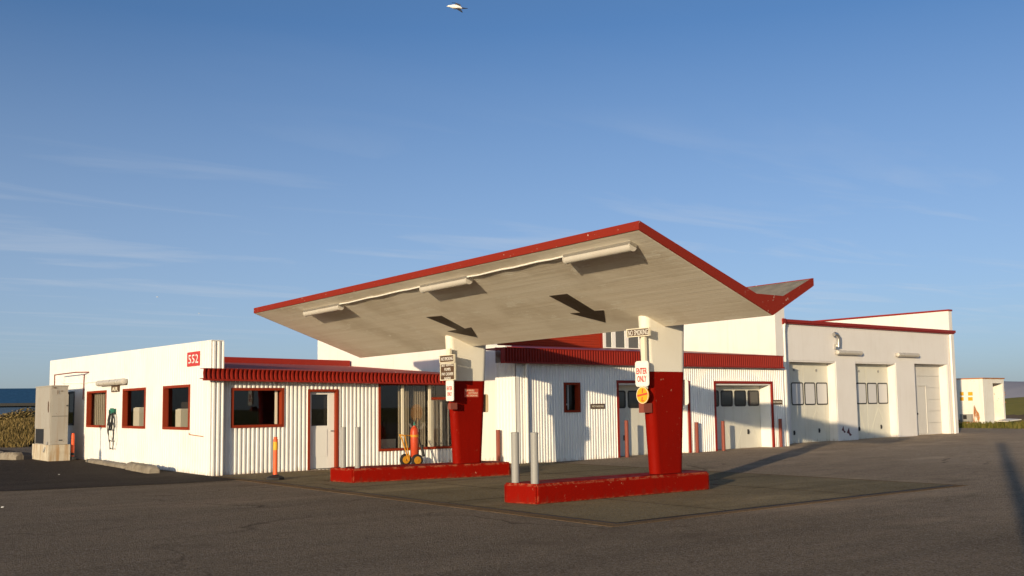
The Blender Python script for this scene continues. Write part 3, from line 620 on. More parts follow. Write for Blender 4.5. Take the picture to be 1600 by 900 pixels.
folding_door(gar, FP, *G[1], 0.40, False, True, [(38.46, 38.86), (38.94, 39.72), (39.80, 40.54), (40.62, 41.40)], (1.62, 2.56), [39.76], [(39.05, .55), (40.75, .6)], M['red_metal'], M['glass_grey'], M['white_plaster'])
for g in G[:2]:
    c = (g[0] + g[1]) / 2
    for s in (-.75, .75): bm = BM(); fbox(bm, FP, c + s - .05, c + s + .05, -.40, -.37, 3.02, 3.12); build('door_bracket', bm, M['grey_steel'], gar)
u0, u1, z0, z1 = G[2]
for a, b in ((u0 + .001, u0 + .05), (u1 - .05, u1 - .001)): bm = BM(); fbox(bm, FP, a, b, -.40, -.02, z0, z1 - .002); build('door_reveal', bm, M['white_plaster'], gar)
bm = BM()
for k in range(6): zz = z0 + .05 + k * (z1 - z0 - .05) / 6; fbox(bm, FP, u0 + .05, u1 - .05, -.46, -.40, zz, zz + (z1 - z0 - .05) / 6 - .012)
fbox(bm, FP, u0 + .05, u1 - .05, -.47, -.462, z0, z1)
d = build('sectional_door', bm, M['pale_door'], gar)
bm = BM(); a, b = 43.62, 44.62
fbox(bm, FP, a, a + .05, -.40, -.36, z0 + .1, 2.42); fbox(bm, FP, b - .05, b, -.40, -.36, z0 + .1, 2.42); fbox(bm, FP, a, b, -.40, -.34, 2.421, 2.49); fbox(bm, FP, a + .052, b - .052, -.398, -.38, z0 + .1, 2.41)
wd = build('wicket_door', bm, M['pale_door'], d)
bm = BM(); fbox(bm, FP, a + .1, a + .16, -.38, -.33, 1.1, 1.16); build('handle', bm, M['black'], wd)
for u in (33.52, 46.42):
    bm = BM(); zt = 4.85
    if u < 40: pts = [FP.P(33.27, .20, 4.90), FP.P(33.28, .16, 4.6), FP.P(33.28, .16, 2.95), FP.P(33.44, .08, 2.65), FP.P(33.47, .08, 0.1)]
    else: pts = [FP.P(46.20, .09, 4.86), FP.P(46.20, .09, 0.15)]
    tube(bm, pts, .06, 12); build('downpipe', bm, M['white_pipe'], gar, True)
# worn red paint marks on the pier between the first two doors
bm = BM()
for uu, zz, s in ((37.32, .52, 1), (37.72, .40, 1.25)):
    prism(bm, [FP.P(uu + x * s, .002, zz + y * s) for x, y in ((-.16, .02), (-.02, .20), (0.02, .02), (.14, -.06), (.02, -.10), (-.04, -.02))], FP.n * .002)
build('paint_mark', bm, mat('mark_red', (0.10, 0.012, 0.02), 0.6), gar)
# ================================================================ CANOPY
canopy = thing('forecourt_canopy', 'butterfly-roof canopy with red edge on two red and white columns', 'canopy', (14.75, 17.2, 0))
XL, XF, XR, YN, YF_ = 11.6, 15.0, 16.27, 11.46, 26.65
def tilt(y): return (y - YN) / (YF_ - YN)
def cz(x, y):                                             # soffit height
    t = tilt(y)
    if x <= XF: return (3.33 + (4.58 - 3.33) * (XF - x) / (XF - XL)) - t * (0.08 + 0.06 * (XF - x) / (XF - XL))
    return 3.33 + (3.95 - 3.33) * (x - XF) / (XR - XF) - t * 0.08
TH = 0.15
bm = BM()
for xa, xb in ((XL + .03, XF), (XF, XR - .03)):
    pass
NY = 12; yy = [YN + .03 + (YF_ - YN - .06) * k / NY for k in range(NY + 1)]
def section(y): return [Vector((XL + .03, y, cz(XL + .03, y))), Vector((XF, y, cz(XF, y))), Vector((XR - .03, y, cz(XR - .03, y))), Vector((XR - .03, y, cz(XR - .03, y) + TH)), Vector((XF + .34, y, cz(XF, y) + .37)), Vector((XF - .45, y, cz(XF, y) + .37)), Vector((XL + .03, y, cz(XL + .03, y) + TH))]
rings = [[bm.verts.new(p) for p in section(y)] for y in yy]
soff = []
for a, b in zip(rings, rings[1:]):
    for k in range(7):
        f = bm.faces.new((a[k], b[k], b[(k + 1) % 7], a[(k + 1) % 7])); f.material_index = 0 if k in (0, 1) else 1
bm.faces.new(rings[0]); bm.faces.new(rings[-1][::-1])
bmesh.ops.recalc_face_normals(bm, faces=bm.faces)
build('roof_slab', bm, [M['soffit'], M['felt']], canopy)
def board(p, q, t0, t1, thick, out):                      # fascia board from p to q (soffit line)
    p, q = Vector(p), Vector(q); bm = BM(); o = Vector(out) * thick; d = -0.004
    hexa(bm, [p + o - Vector((0, 0, d)), q + o - Vector((0, 0, d)), q - Vector((0, 0, d)), p - Vector((0, 0, d)), p + o + Vector((0, 0, t0)), q + o + Vector((0, 0, t1)), q + Vector((0, 0, t1)), p + Vector((0, 0, t0))])
    return bm
c = lambda x, y: Vector((x, y, cz(x, y)))
build('fascia_board', board(c(XL, YN), c(XL, YF_), TH, TH, .028, (1, 0, 0)), M['red_fascia'], canopy)
build('fascia_board', board(c(XR, YN), c(XR, YF_), TH, TH, .028, (-1, 0, 0)), M['red_fascia'], canopy)
for y, n in ((YN, 1), (YF_, -1)):
    bm = BM(); d = -0.004
    pts = [(XL + .0285, -d), (XF, -d), (XR - .0285, -d)]
    low = [Vector((x, y, cz(x, y) - d)) for x, _ in pts]; z0 = cz(XF, y)
    up = [Vector((XR - .0285, y, cz(XR, y) + TH)), Vector((XF + .34, y, z0 + .375)), Vector((XF - .45, y, z0 + .375)), Vector((XL + .0285, y, cz(XL, y) + TH))]
    prism(bm, low + up, (0, .03 * n, 0)); build('fascia_board', bm, M['red_fascia'], canopy)
# columns: long in X with rounded ends, widening upwards
def pill(cx, cy, L_, W_, z, k=9):
    r = W_ / 2; pts = []; h = L_ / 2 - r
    for sx, a0 in ((1, -90), (-1, 90)):
        pts.append(Vector((cx + sx * (h - .025), cy - sx * r, z)))
        for i in range(k): a = math.radians(a0 + 180 * i / (k - 1)); pts.append(Vector((cx + sx * h + r * math.cos(a), cy + r * math.sin(a), z)))
        pts.append(Vector((cx + sx * (h - .025), cy + sx * r, z)))
    return pts
PN = 22
COLS = [(15.05, 14.29), (14.88, 20.98)]
COLW = 0.27
for i, (x, y) in enumerate(COLS):
    zs = 2.40
    def Lz(z): return 0.83 + 0.40 * (z - 0.36) / 3.0
    bm = BM(); R_ = []
    for z in (0.30, 0.9, 1.5, zs): R_.append([bm.verts.new(p) for p in pill(x, y, Lz(z), COLW, z)])
    for a, b in zip(R_, R_[1:]):
        for k in range(PN): bm.faces.new((a[k], a[(k + 1) % PN], b[(k + 1) % PN], b[k]))
    bm.faces.new(R_[0][::-1]); bm.faces.new(R_[-1])
    cb = build('column', bm, M['red_concrete'], canopy, True)
    bm = BM(); a = [bm.verts.new(p) for p in pill(x, y, Lz(zs) - .004, COLW - .004, zs + .001)]
    b = [bm.verts.new(Vector((p.x, p.y, cz(p.x, p.y) + .06))) for p in pill(x, y, Lz(3.45), COLW, 0)]
    for k in range(PN): bm.faces.new((a[k], a[(k + 1) % PN], b[(k + 1) % PN], b[k]))
    bm.faces.new(a[::-1]); bm.faces.new(b)
    build('column_head', bm, M['white_concrete'], cb, True)
# painted direction arrows on the soffit
SN = Vector((-(4.58 - 3.33) / (XF - XL), 0, -1)).normalized()
def on_soffit(px, py, off=0.003):
    d = Vector(ray(px, py)); lo = 8.0                     # march to the first crossing of the soffit, then refine
    while True:
        p = Vector((0, 0, CAM_H)) + d * (lo + .05)
        if p.x > XL - .3 and p.y > YN - .3 and p.z >= cz(p.x, p.y): break
        lo += .05
    hi = lo + .05
    for _ in range(30):
        m = (lo + hi) / 2; p = Vector((0, 0, CAM_H)) + d * m
        if p.z > cz(p.x, p.y): hi = m
        else: lo = m
    return Vector((0, 0, CAM_H)) + d * lo + SN * off
for poly in ([(1195, 330), (1265, 322), (1372, 388), (1408, 386), (1415, 433), (1278, 398), (1318, 395)], [(715, 413), (775, 408), (866, 458), (890, 453), (915, 492), (798, 468), (835, 462)]):
    bm = BM(); prism(bm, [on_soffit(380 + x * .4, 330 + y * .4) for x, y in poly], SN * .006); build('arrow_marking', bm, M['arrow'], canopy)
# tube lights under the high edge
def soffit_light(px0, px1, label):
    p, q = on_soffit(*px0, 0), on_soffit(*px1, 0); x = (p.x + q.x) / 2; y0, y1 = min(p.y, q.y), max(p.y, q.y); zc = cz(x, (y0 + y1) / 2)
    t = thing('tube_light', label, 'light', (x, (y0 + y1) / 2, zc), 'tube lights under the canopy')
    P = lambda y, s, d: Vector((x, y, cz(x, y))) + Vector((-SN.z, 0, SN.x)) * s + SN * d
    bm = BM(); hexa(bm, [P(y, s, d) for d in (0.0, 0.06) for y, s in ((y0, -.085), (y1, -.085), (y1, .085), (y0, .085))]); bmesh.ops.recalc_face_normals(bm, faces=bm.faces); build('housing', bm, M['aluminium'], t)
    bm = BM(); A_ = []
    for y in (y0 + .03, y1 - .03): A_.append([bm.verts.new(P(y, .078 * math.cos(a), .061 + .085 * math.sin(a))) for a in [math.pi * k / 10 for k in range(11)]])
    for k in range(10): bm.faces.new((A_[0][k], A_[1][k], A_[1][k + 1], A_[0][k + 1]))
    bm.faces.new(A_[0]); bm.faces.new(A_[1][::-1]); build('diffuser', bm, M['lamp_plastic'], t, True)
    for y in (y0, y1 - .028):
        bm = BM(); A_ = [P(y, .088 * math.cos(a), .055 + .098 * math.sin(a)) for a in [math.pi * k / 10 for k in range(11)]]; prism(bm, A_, (0, .028, 0)); build('end_cap', bm, M['lamp_plastic'], t)
    return x, y0, y1
LI = [soffit_light((886, 401), (990, 379), 'long tube light under the canopy edge at its near corner'),
      soffit_light((660, 447), (736, 434), 'tube light under the canopy edge, between two other tube lights'),
      soffit_light((480, 487), (533, 475), 'tube light under the canopy edge nearest the office')]
t = None
bm = BM()
for (xa, a0, a1), (xb, b0, b1) in ((LI[0], LI[1]), (LI[1], LI[2])):
    pts = []
    for k in range(9): s = k / 8; y = a1 + (b0 - a1) * s; x = xa + (xb - xa) * s - .05; pts.append(Vector((x, y, cz(x, y))) + SN * (.02 + .008 * math.sin(k * 2.1)))
    tube(bm, pts, .016, 6)
tagit(build('conduit', bm, M['white_pipe'], loc=(LI[1][0], LI[1][1], 4.3)), 'thin pale cable conduit running between the canopy tube lights', 'conduit')

# ================================================================ ISLANDS
def island(label, poly, h):
    o = BM(); prism(o, [(x, y, -.02) for x, y in poly], (0, 0, h + .02))
    ob = build('pump_island', o, M['red_concrete'], loc=(poly[0][0], poly[0][1], 0), bevel=0.03)
    return tagit(ob, label, 'island', 'raised red pump islands')
island('red concrete pump island in front, carrying the near canopy column', [(11.43, 13.98), (15.86, 13.86), (16.06, 14.06), (16.04, 14.68), (11.27, 14.74), (11.24, 14.62)], .36)
island('red concrete pump island by the office, carrying the far canopy column', [(11.66, 21.08), (15.75, 20.32), (15.85, 20.45), (15.95, 21.3), (11.66, 22.12), (11.56, 22.0)], .33)

# ================================================================ POSTS
def post(name, label, cat, x, y, z0, z1, r, m, group, cap=True):
    bm = BM(); lathe(bm, (x, y, z0), [(r, 0), (r, z1 - z0 - .03), (r * 1.06, z1 - z0 - .028), (r * 1.06, z1 - z0 - .004), (r * .92, z1 - z0)] if cap else [(r, 0), (r, z1 - z0 - .004), (r - .004, z1 - z0)], 18)
    return tagit(build(name, bm, m, loc=(x, y, z0), smooth=True), label, cat, group)
gp = 'grey pipe posts on the pump islands'
post('guard_post', 'grey pipe post at the left end of the near pump island, rear one of two', 'post', 11.42, 14.58, .355, 1.27, .072, M['grey_steel'], gp)
post('guard_post', 'grey pipe post at the left end of the near pump island, front one of two', 'post', 11.50, 14.12, .355, 1.27, .072, M['grey_steel'], gp)
post('guard_post', 'grey pipe post on the far pump island, in front of the office door edge', 'post', 11.78, 21.75, .325, 1.30, .068, M['grey_steel'], gp)
post('guard_post', 'grey pipe post on the far pump island, just right of the office door', 'post', 11.93, 21.32, .325, 1.30, .068, M['grey_steel'], gp)
gr_ = 'rusty red posts guarding the garage doors'
for x, y, h, lab in ((19.32, 24.75, 1.02, 'rusty red post beside the white corner wall left of the ribbed workshop'), (23.50, 24.02, 1.2, 'rusty red post left of the garage door with a no parking sign beside it'), (26.92, 24.02, 1.05, 'rusty red post on the ribbed strip just right of the near canopy column'), (28.32, 24.02, 1.05, 'rusty red post at the left jamb of the workshop garage door with four windows'), (31.62, 24.02, 1.05, 'rusty red post under the small sign at the right end of the ribbed workshop')):
    if x < 20: x, y = 18.88, 24.95
    post('guard_post', lab, 'post', x, y, gz(x, y) - .01, gz(x, y) + h, .065, M['rust_red_steel'], gr_, False)
def delineator(label, x, y, h, yellow=True):
    z = gz(x, y); t = thing('traffic_post', label, 'traffic post', (x, y, z), 'orange traffic posts')
    bm = BM(); lathe(bm, (x, y, z + .012), [(.23, 0), (.23, .05), (.16, .085), (.09, .10), (.075, .12)] if yellow else [(.12, 0), (.10, .10), (.075, .12)], 8 if yellow else 14); build('base', bm, M['black'], t)
    bm = BM(); r = .058
    lathe(bm, (x, y, z + .11), [(r, 0), (r, h - .17), (r * .8, h - .16), (r * .8, h - .12), (r * 1.02, h - .118), (r * 1.02, h - .11)], 16); build('tube', bm, M['orange'], t, True)
    if yellow:
        bm = BM(); lathe(bm, (x, y, z + h - .32), [(r + .003, 0), (r + .003, .20)], 16); build('reflective_band', bm, M['yellow'], t, True)
    else:
        bm = BM(); lathe(bm, (x, y, z + .16), [(r + .004, 0), (r + .004, .10)], 16); build('reflective_band', bm, M['black'], t, True)
delineator('orange traffic post with yellow band on a flat black foot before the office window', 10.86, 23.55, 1.06)
delineator('orange traffic post with black band beside the grey electric cabinet', 9.86, 38.25, .95, False)

# ================================================================ FIRE EXTINGUISHER TROLLEY
ex, ey = 14.05, 22.9
p = at(646, 727.0, 'Z', 0.02); ex, ey = p.x - .05, p.y - .08
t = thing('fire_extinguisher', 'large red fire extinguisher on a yellow two-wheeled trolley before the shop window', 'extinguisher', (ex, ey, 0))
s_ = 1.0
bm = BM(); cx_, cy_ = ex + .05, ey + .02
lathe(bm, (cx_, cy_, .26), [(.10, 0), (.125, .03), (.125, .74), (.115, .82), (.085, .88), (.05, .905), (.045, .94)], 20); build('cylinder', bm, M['extinguisher_red'], t, True)
bm = BM(); lathe(bm, (cx_, cy_, 1.20), [(.03, 0), (.035, .04), (.02, .06), (.02, .10)], 12); build('valve', bm, M['teal'], t, True)
bm = BM(); lathe(bm, (cx_, cy_, .86), [(.131, 0), (.131, .07)], 20); tube(bm, [(cx_ - .40, cy_ + .1, .92), (cx_, cy_ + .13, .90), (cx_ + .22, cy_ + .1, .90)], .018, 8)
tube(bm, [(cx_ - .42, cy_ + .16, .94), (cx_ - .36, cy_ + .12, .80), (cx_ - .22, cy_ + .05, .30), (cx_ - .20, cy_ + .03, .17)], .02, 8)
tube(bm, [(cx_ - .40, cy_ - .12, .92), (cx_ - .34, cy_ - .06, .78), (cx_ - .22, cy_ - .05, .30), (cx_ - .20, cy_ - .03, .17)], .02, 8)
tube(bm, [(cx_ - .42, cy_ + .16, .94), (cx_ - .40, cy_ - .12, .92)], .018, 8)
build('trolley_frame', bm, M['mustard'], t, True)
bm = BM(); tube(bm, [(cx_ - .14, cy_ + .28, .18), (cx_ - .10, cy_ - .30, .18)], .02, 8); build('axle', bm, M['black'], t)
for wx, wy in ((cx_ - .14, cy_ + .28), (cx_ - .10, cy_ - .30)):
    d = Vector((-.10, -1, 0)).normalized(); c0 = Vector((wx, wy, .185))
    bm = BM(); tube(bm, [c0 - d * .04, c0 - d * .033, c0 + d * .033, c0 + d * .04], [.165, .18, .18, .165], 24); wh = build('wheel', bm, M['black'], t, True)
    bm = BM(); tube(bm, [c0 - d * .045, c0 + d * .045, c0 + d * .048], [.115, .115, .09], 20); tube(bm, [c0 - d * .05, c0 + d * .06], .03, 10); build('rim', bm, M['mustard'], wh, True)
bm = BM(); tube(bm, [(cx_ + .02, cy_, 1.25), (cx_ + .08, cy_, 1.42), (cx_ + .16, cy_ - .02, 1.40), (cx_ + .17, cy_ - .02, 1.2), (cx_ + .16, cy_ - .02, .8), (cx_ + .2, cy_ - .04, .55), (cx_ + .26, cy_ - .04, .42)], .017, 8); build('hose', bm, M['black'], t, True)
bm = BM(); tube(bm, [(cx_ + .22, cy_ - .04, .62), (cx_ + .30, cy_ - .05, .27)], .045, 10); build('discharge_horn', bm, M['black'], t, True)

# ================================================================ SIGNS ON THE COLUMNS
def sign_post(x, y, z0, z1, label):
    bm = BM(); box(bm, x - .03, x + .03, y - .05, y + .05, z0, z1); o = build('sign_post', bm, M['cream'], loc=(x, y, z0)); return tagit(o, label, 'post', 'cream battens carrying the column signs')
def board_sign(name, label, fr, uc, zc, w, h, lines, n0, lh, lw, frame=.016, tiltz=0.0, group=None):
    t = thing(name, label, 'sign', fr.P(uc, n0, zc), group)
    bm = BM(); fbox(bm, fr, uc - w / 2, uc + w / 2, n0, n0 + .03, zc - h / 2, zc + h / 2); build('board', bm, M['brown'], t)
    bm = BM(); a, b, c, d = uc - w / 2, uc + w / 2, zc - h / 2, zc + h / 2
    fbox(bm, fr, a - .002, b + .002, n0 - .003, n0 + .042, d - frame, d + .002); fbox(bm, fr, a - .002, b + .002, n0 - .003, n0 + .042, c - .002, c + frame); fbox(bm, fr, a - .002, a + frame, n0 - .003, n0 + .041, c + frame, d - frame); fbox(bm, fr, b - frame, b + .002, n0 - .003, n0 + .041, c + frame, d - frame); build('frame', bm, M['cream'], t)
    for k, (s, wd) in enumerate(zip(lines, lw)): text('lettering', s, fr, uc, n0 + .031, zc + (len(lines) - 1) / 2 * lh[1] - k * lh[1], lh[0], wd, M['sign_white'], t, bold=.0)
    return t
def plate_sign(name, label, fr, uc, zc, w, h, n0, lines, m, r=.06):
    t = thing(name, label, 'sign', fr.P(uc, n0, zc))
    bm = BM(); prism(bm, [fr.P(uc + x, n0, zc + y) for x, y in rounded(w, h, r)], fr.n * .02); build('plate', bm, m, t)
    if lines:
        o, i = rounded(w - .03, h - .03, r - .015), rounded(w - .042, h - .042, r - .02); bm = BM()
        A_ = [bm.verts.new(fr.P(uc + x, n0 + .0215, zc + y)) for x, y in o]; B_ = [bm.verts.new(fr.P(uc + x, n0 + .0215, zc + y)) for x, y in i]
        for k in range(len(o)): bm.faces.new((A_[k], A_[(k + 1) % len(o)], B_[(k + 1) % len(o)], B_[k]))
        build('border', bm, M['cream'], t)
        for s, dz, hh, ww in lines: text('lettering', s, fr, uc, n0 + .021, zc + dz, hh, ww, M['sign_red'], t, bold=.03)
    return t
def column_face(i): return Fr((COLS[i][0] - .66, 0, 0), (0, -1, 0), (-1, 0, 0))
# near column
f0 = column_face(0); xw = COLS[0][0] - .66
def ps(px, py): q = at(px, py, 'X', xw - .04); return -q.y, q.z
ua, za = ps(981, 527); ub, zb = ps(1016, 515); un, zn = (ua + ub) / 2, (ps(981, 520)[1] + ps(1016, 519)[1]) / 2
k0 = ps(1004, 540); sign_post(xw, -k0[0], 2.05, 3.22, 'cream batten on the near canopy column carrying the enter only sign')
board_sign('no_smoking_sign', 'brown NO SMOKING board with cream frame on the near canopy column', f0, un, zn, abs(ub - ua), .165, ['NO SMOKING'], .035, (.105, .1), (abs(ub - ua) * .88,))
ua, za = ps(993.5, 584); ub, zb = ps(1014, 584); uc0 = (ua + ub) / 2; zt, zb_ = ps(1003, 564)[1], ps(1005, 604)[1]
plate_sign('enter_only_sign', 'white ENTER ONLY sign with red letters above a yellow disc on the near column', f0, uc0, (zt + zb_) / 2, ub - ua, zt - zb_, .035, [('ENTER', .055, .125, (ub - ua) * .82), ('ONLY', -.10, .125, (ub - ua) * .70)], M['sign_white'])
uc1, zc1 = ps(1004.5, 617.5); rr = (ps(1004.5, 604)[1] - ps(1004.5, 631)[1]) / 2
t = thing('round_sign', 'round yellow sign with red strokes below the ENTER ONLY sign', 'sign', f0.P(uc1, .035, zc1))
bm = BM(); prism(bm, [f0.P(uc1 + rr * .97 * math.cos(a), .035, zc1 + rr * math.sin(a)) for a in [k * math.pi / 14 for k in range(28)]], f0.n * .02); build('disc', bm, M['yellow'], t)
bm = BM()
def bar(x0, y0, x1, y1, w):
    d = Vector((x1 - x0, y1 - y0, 0)).normalized(); q = Vector((-d.y, d.x, 0)) * w / 2
    prism(bm, [f0.P(uc1 + rr * (x + s * q.x), .0555, zc1 + rr * (y + s * q.y)) for x, y, s in ((x0, y0, 1), (x1, y1, 1), (x1, y1, -1), (x0, y0, -1))], f0.n * .0015)
bar(-.82, -.08, .82, .20, .22); bar(0, .25, .08, .75, .18); bar(-.1, -.7, -.02, -.2, .16); bar(-.1, -.7, .3, -.62, .12)
build('emblem', bm, M['sticker_red'], t)
ring = BM(); A_ = [[ring.verts.new(f0.P(uc1 + rr * q * math.cos(a), .056, zc1 + rr * q * math.sin(a))) for a in [k * math.pi / 14 for k in range(28)]] for q in (.97, .90)]
for k in range(28): ring.faces.new((A_[0][k], A_[0][(k + 1) % 28], A_[1][(k + 1) % 28], A_[1][k]))
build('border', ring, M['cream'], t)
q = at(1005, 637, 'X', xw); bm = BM(); box(bm, xw - .05, xw + .18, q.y - .07, q.y + .07, q.z - .10, q.z + .09); tube(bm, [(xw + .1, q.y, q.z), (COLS[0][0] - .3, COLS[0][1], q.z - .02)], .04, 10)
tagit(build('junction_box', bm, M['rust_red_steel'], loc=(xw, q.y, q.z), bevel=.006), 'small red junction box under the round yellow sign', 'box')
q = at(1071, 613, 'X', COLS[0][0] + .5); bm = BM(); fr = Fr((COLS[0][0] + .58, 0, 0), (0, 1, 0), (1, 0, 0))
plate_sign('blank_sign', 'white plate seen edge-on at the right side of the near column', fr, COLS[0][1] + .03, q.z, .34, .52, 0, [], M['sign_white'])
fr = Fr((COLS[1][0] + .57, 0, 0), (0, 1, 0), (1, 0, 0)); q = at(759, 630, 'X', COLS[1][0] + .5)
plate_sign('blank_sign', 'grey-brown plate seen edge-on at the right side of the far column', fr, COLS[1][1] + .02, q.z, .32, .46, 0, [], M['card'])
# far column
f1 = column_face(1); xw = COLS[1][0] - .66
def ps(px, py): q = at(px, py, 'X', xw - .04); return -q.y, q.z
k0 = ps(700.5, 575); sign_post(xw, -k0[0], 1.95, 3.2, 'cream batten on the far canopy column carrying three stacked signs')
ua, ub = ps(688.5, 562)[0], ps(711, 562)[0]; zt, zb_ = ps(700, 554.5)[1], ps(700, 566.5)[1]
board_sign('no_smoking_sign', 'brown NO SMOKING board above the SELF SERVICE board on the far column', f1, (ua + ub) / 2, (zt + zb_) / 2, ub - ua, zt - zb_, ['NO SMOKING'], .035, (.085, .1), ((ub - ua) * .80,))
ua, ub = ps(689.5, 580)[0], ps(712, 580)[0]; zt, zb_ = ps(700, 567.5)[1], ps(700, 594)[1]
w_ = ub - ua
board_sign('self_service_sign', 'brown SELF SERVICE board with four lines of cream letters on the far column', f1, (ua + ub) / 2, (zt + zb_) / 2, w_, zt - zb_, ['SELF SERVICE', 'PUMPS', 'PAY CASHIER', 'INSIDE'], .035, (.075, .115), (w_ * .84, w_ * .42, w_ * .80, w_ * .44))
ua, ub = ps(697.5, 610)[0], ps(709, 610)[0]; zt, zb_ = ps(702, 594.5)[1], ps(703.5, 626.5)[1]
plate_sign('enter_only_sign', 'white ENTER ONLY sign hanging below the brown boards on the far column', f1, (ua + ub) / 2, (zt + zb_) / 2, ub - ua, zt - zb_, .035, [('ENTER', .06, .10, (ub - ua) * .76), ('ONLY', -.08, .10, (ub - ua) * .62)], M['sign_white'], .03)
q = at(704, 634, 'X', xw); bm = BM(); box(bm, xw - .04, xw + .16, q.y - .06, q.y + .06, q.z - .09, q.z + .07); tube(bm, [(xw + .1, q.y, q.z), (COLS[1][0] - .3, COLS[1][1], q.z - .12)], .05, 10)
tagit(build('junction_box', bm, M['rust_red_steel'], loc=(xw, q.y, q.z), bevel=.006), 'small red junction box under the ENTER ONLY sign of the far column', 'box')
yf = COLS[1][1] - COLW / 2; FK = Fr((0, yf, 0), (1, 0, 0), (0, -1, 0)); p, q = at(725.5, 607.5, 'Y', yf), at(747.5, 620.5, 'Y', yf)
t = thing('warning_sticker', 'orange-red sticker with three pale lines of letters on the far red column', 'sticker', FK.P((p.x + q.x) / 2, .002, (p.z + q.z) / 2))
w_, h_ = q.x - p.x, p.z - q.z; cx_, cz_ = (p.x + q.x) / 2, (p.z + q.z) / 2
bm = BM(); fbox(bm, FK, p.x, q.x, .001, .005, q.z, p.z); build('backing', bm, M['sticker_red'], t)
for s, dx, dz, ww in (('FLAMMABLE', -.12, .30, .66), ('MATERIALS', .12, 0, .66), ('NO SMOKING', .03, -.31, .80)): text('lettering', s, FK, cx_ + dx * w_, .005, cz_ + dz * h_, h_ * .22, w_ * ww, M['sticker_text'], t, bold=.03)
# no parking boards on the ribbed wall
for (a, b, c, d), lab in (((923.5, 631, 945, 637.5), 'small brown NO PARKING sign left of the garage door behind the near column'), ((1207.5, 625, 1222.5, 631), 'small brown NO PARKING sign at the right end of the ribbed workshop')):
    p, q = at(a, b, 'Y', 24.15), at(c, d, 'Y', 24.15); t = thing('no_parking_sign', lab, 'sign', FW.P((p.x + q.x) / 2, .03, (p.z + q.z) / 2), 'no parking signs on the ribbed wall')
    bm = BM(); fbox(bm, FW, p.x, q.x, .03, .05, q.z - .02, p.z + .0); build('board', bm, M['brown'], t)
    text('lettering', 'NO PARKING', FW, (p.x + q.x) / 2, .051, (p.z + q.z - .02) / 2, (p.z - q.z) * .55, (q.x - p.x) * .88, M['cream'], t, bold=.02)

# ================================================================ WALL LAMPS, VENT, WALL FITTINGS
def wall_lamp(label, fr, u0, u1, z, r, group='long plastic wall lamps'):
    t = thing('wall_lamp', label, 'lamp', fr.P((u0 + u1) / 2, 0, z), group)
    bm = BM(); fbox(bm, fr, u0 + .05, u1 - .05, .001, .06, z - r * .7, z + r * .7); build('housing', bm, M['grey_steel'], t)
    c0, c1 = fr.P(u0, .06 + r * .75, z), fr.P(u1, .06 + r * .75, z); d = (c1 - c0).normalized()
    bm = BM(); tube(bm, [c0 + d * .10, c1 - d * .10], r, 16); build('diffuser', bm, M['lamp_plastic'], t, True)
    for a, s in ((c0, 1), (c1, -1)):
        bm = BM(); tube(bm, [a, a + d * s * .03, a + d * s * .10, a + d * s * .115], [r * .55, r * .98, r * 1.05, r * 1.05], 16); build('end_cap', bm, M['lamp_plastic'], t, True)
p, q = at(155, 597, 'X', 10.2), at(196, 597, 'X', 10.2); wall_lamp('long pale wall lamp above the AIR sign on the office side wall', FS, -p.y, -q.y, at(176, 597.5, 'X', 10.2).z, .10)
p, q = at(1306.5, 549.5, 'Y', 25.0), at(1345, 549.5, 'Y', 25.0); wall_lamp('long wall lamp between the first two garage doors, under the bent vent pipe', FP, p.x, q.x, p.z - .03, .095)
p, q = at(1401, 553, 'Y', 25.0), at(1434, 553, 'Y', 25.0); wall_lamp('long wall lamp high on the garage wall left of the third door', FP, p.x, q.x, p.z - .03, .095)
p, q = at(1306, 521.5, 'Y', 24.8), at(1315, 541, 'Y', 24.8)
bm = BM(); box(bm, q.x - .12, q.x + .12, 25.0, 25.1, q.z - .1, q.z + .1); tube(bm, [(q.x, 24.95, q.z - .02), (q.x, 24.93, p.z - .20), (q.x - .03, 24.92, p.z - .09), (q.x - .12, 24.92, p.z - .01), (q.x - .24, 24.92, p.z + .01), (q.x - .34, 24.92, p.z - .02)], .08, 14)
tagit(build('vent_pipe', bm, M['aluminium'], smooth=True, loc=(q.x, 25.0, q.z)), 'bent metal vent pipe high on the garage wall', 'pipe')
p, q = at(173.5, 604, 'X', 10.25), at(185, 612, 'X', 10.25)
t = thing('air_sign', 'small brown sign hanging under the lamp on the office side wall', 'sign', (10.25, (p.y + q.y) / 2, p.z))
bm = BM(); fbox(bm, FS, -p.y, -q.y, .02, .045, q.z, p.z + .06); build('board', bm, M['brown'], t); text('lettering', 'AIR', FS, -(p.y + q.y) / 2, .046, (p.z + q.z) / 2 + .0, (p.z - q.z) * .72, (p.y - q.y) * .8, M['cream'], t, bold=.03)
# air hose on a teal bracket
c0 = at(175, 641.5, 'X', 10.2); t = thing('air_hose', 'dark air hose looped on a small green bracket on the office side wall', 'hose', (10.27, c0.y, c0.z))
hu, hz = -c0.y, c0.z
bm = BM(); fbox(bm, FS, hu - .24, hu + .16, .012, .10, hz - .06, hz + .06); fbox(bm, FS, hu + .06, hu + .20, .10, .18, hz - .10, hz + .08); fbox(bm, FS, hu - .20, hu - .1, .10, .15, hz - .09, hz + .03); build('bracket', bm, M['teal'], t, bevel=.008)
def loop(name, uo, w, dz, r, k=16, n=.12):
    pts = [FS.P(uo + w * math.sin(2 * math.pi * i / k), n + .015 * math.sin(i * 1.7), hz - .03 - dz * (1 - math.cos(2 * math.pi * i / k)) / 2 * (1 + .04 * math.sin(i * 3))) for i in range(k + 1)]
    bm = BM(); tube(bm, pts, r, 7); build(name, bm, M['black'], t, True)
loop('hose_loop', -.10 + hu, .19, .62, .030); loop('hose_loop', .06 + hu, .17, .50, .030, n=.15); loop('hose_loop', hu - .06, .36, 1.0, .014, n=.11); loop('hose_loop', hu + .10, .30, 1.26, .014, n=.13)
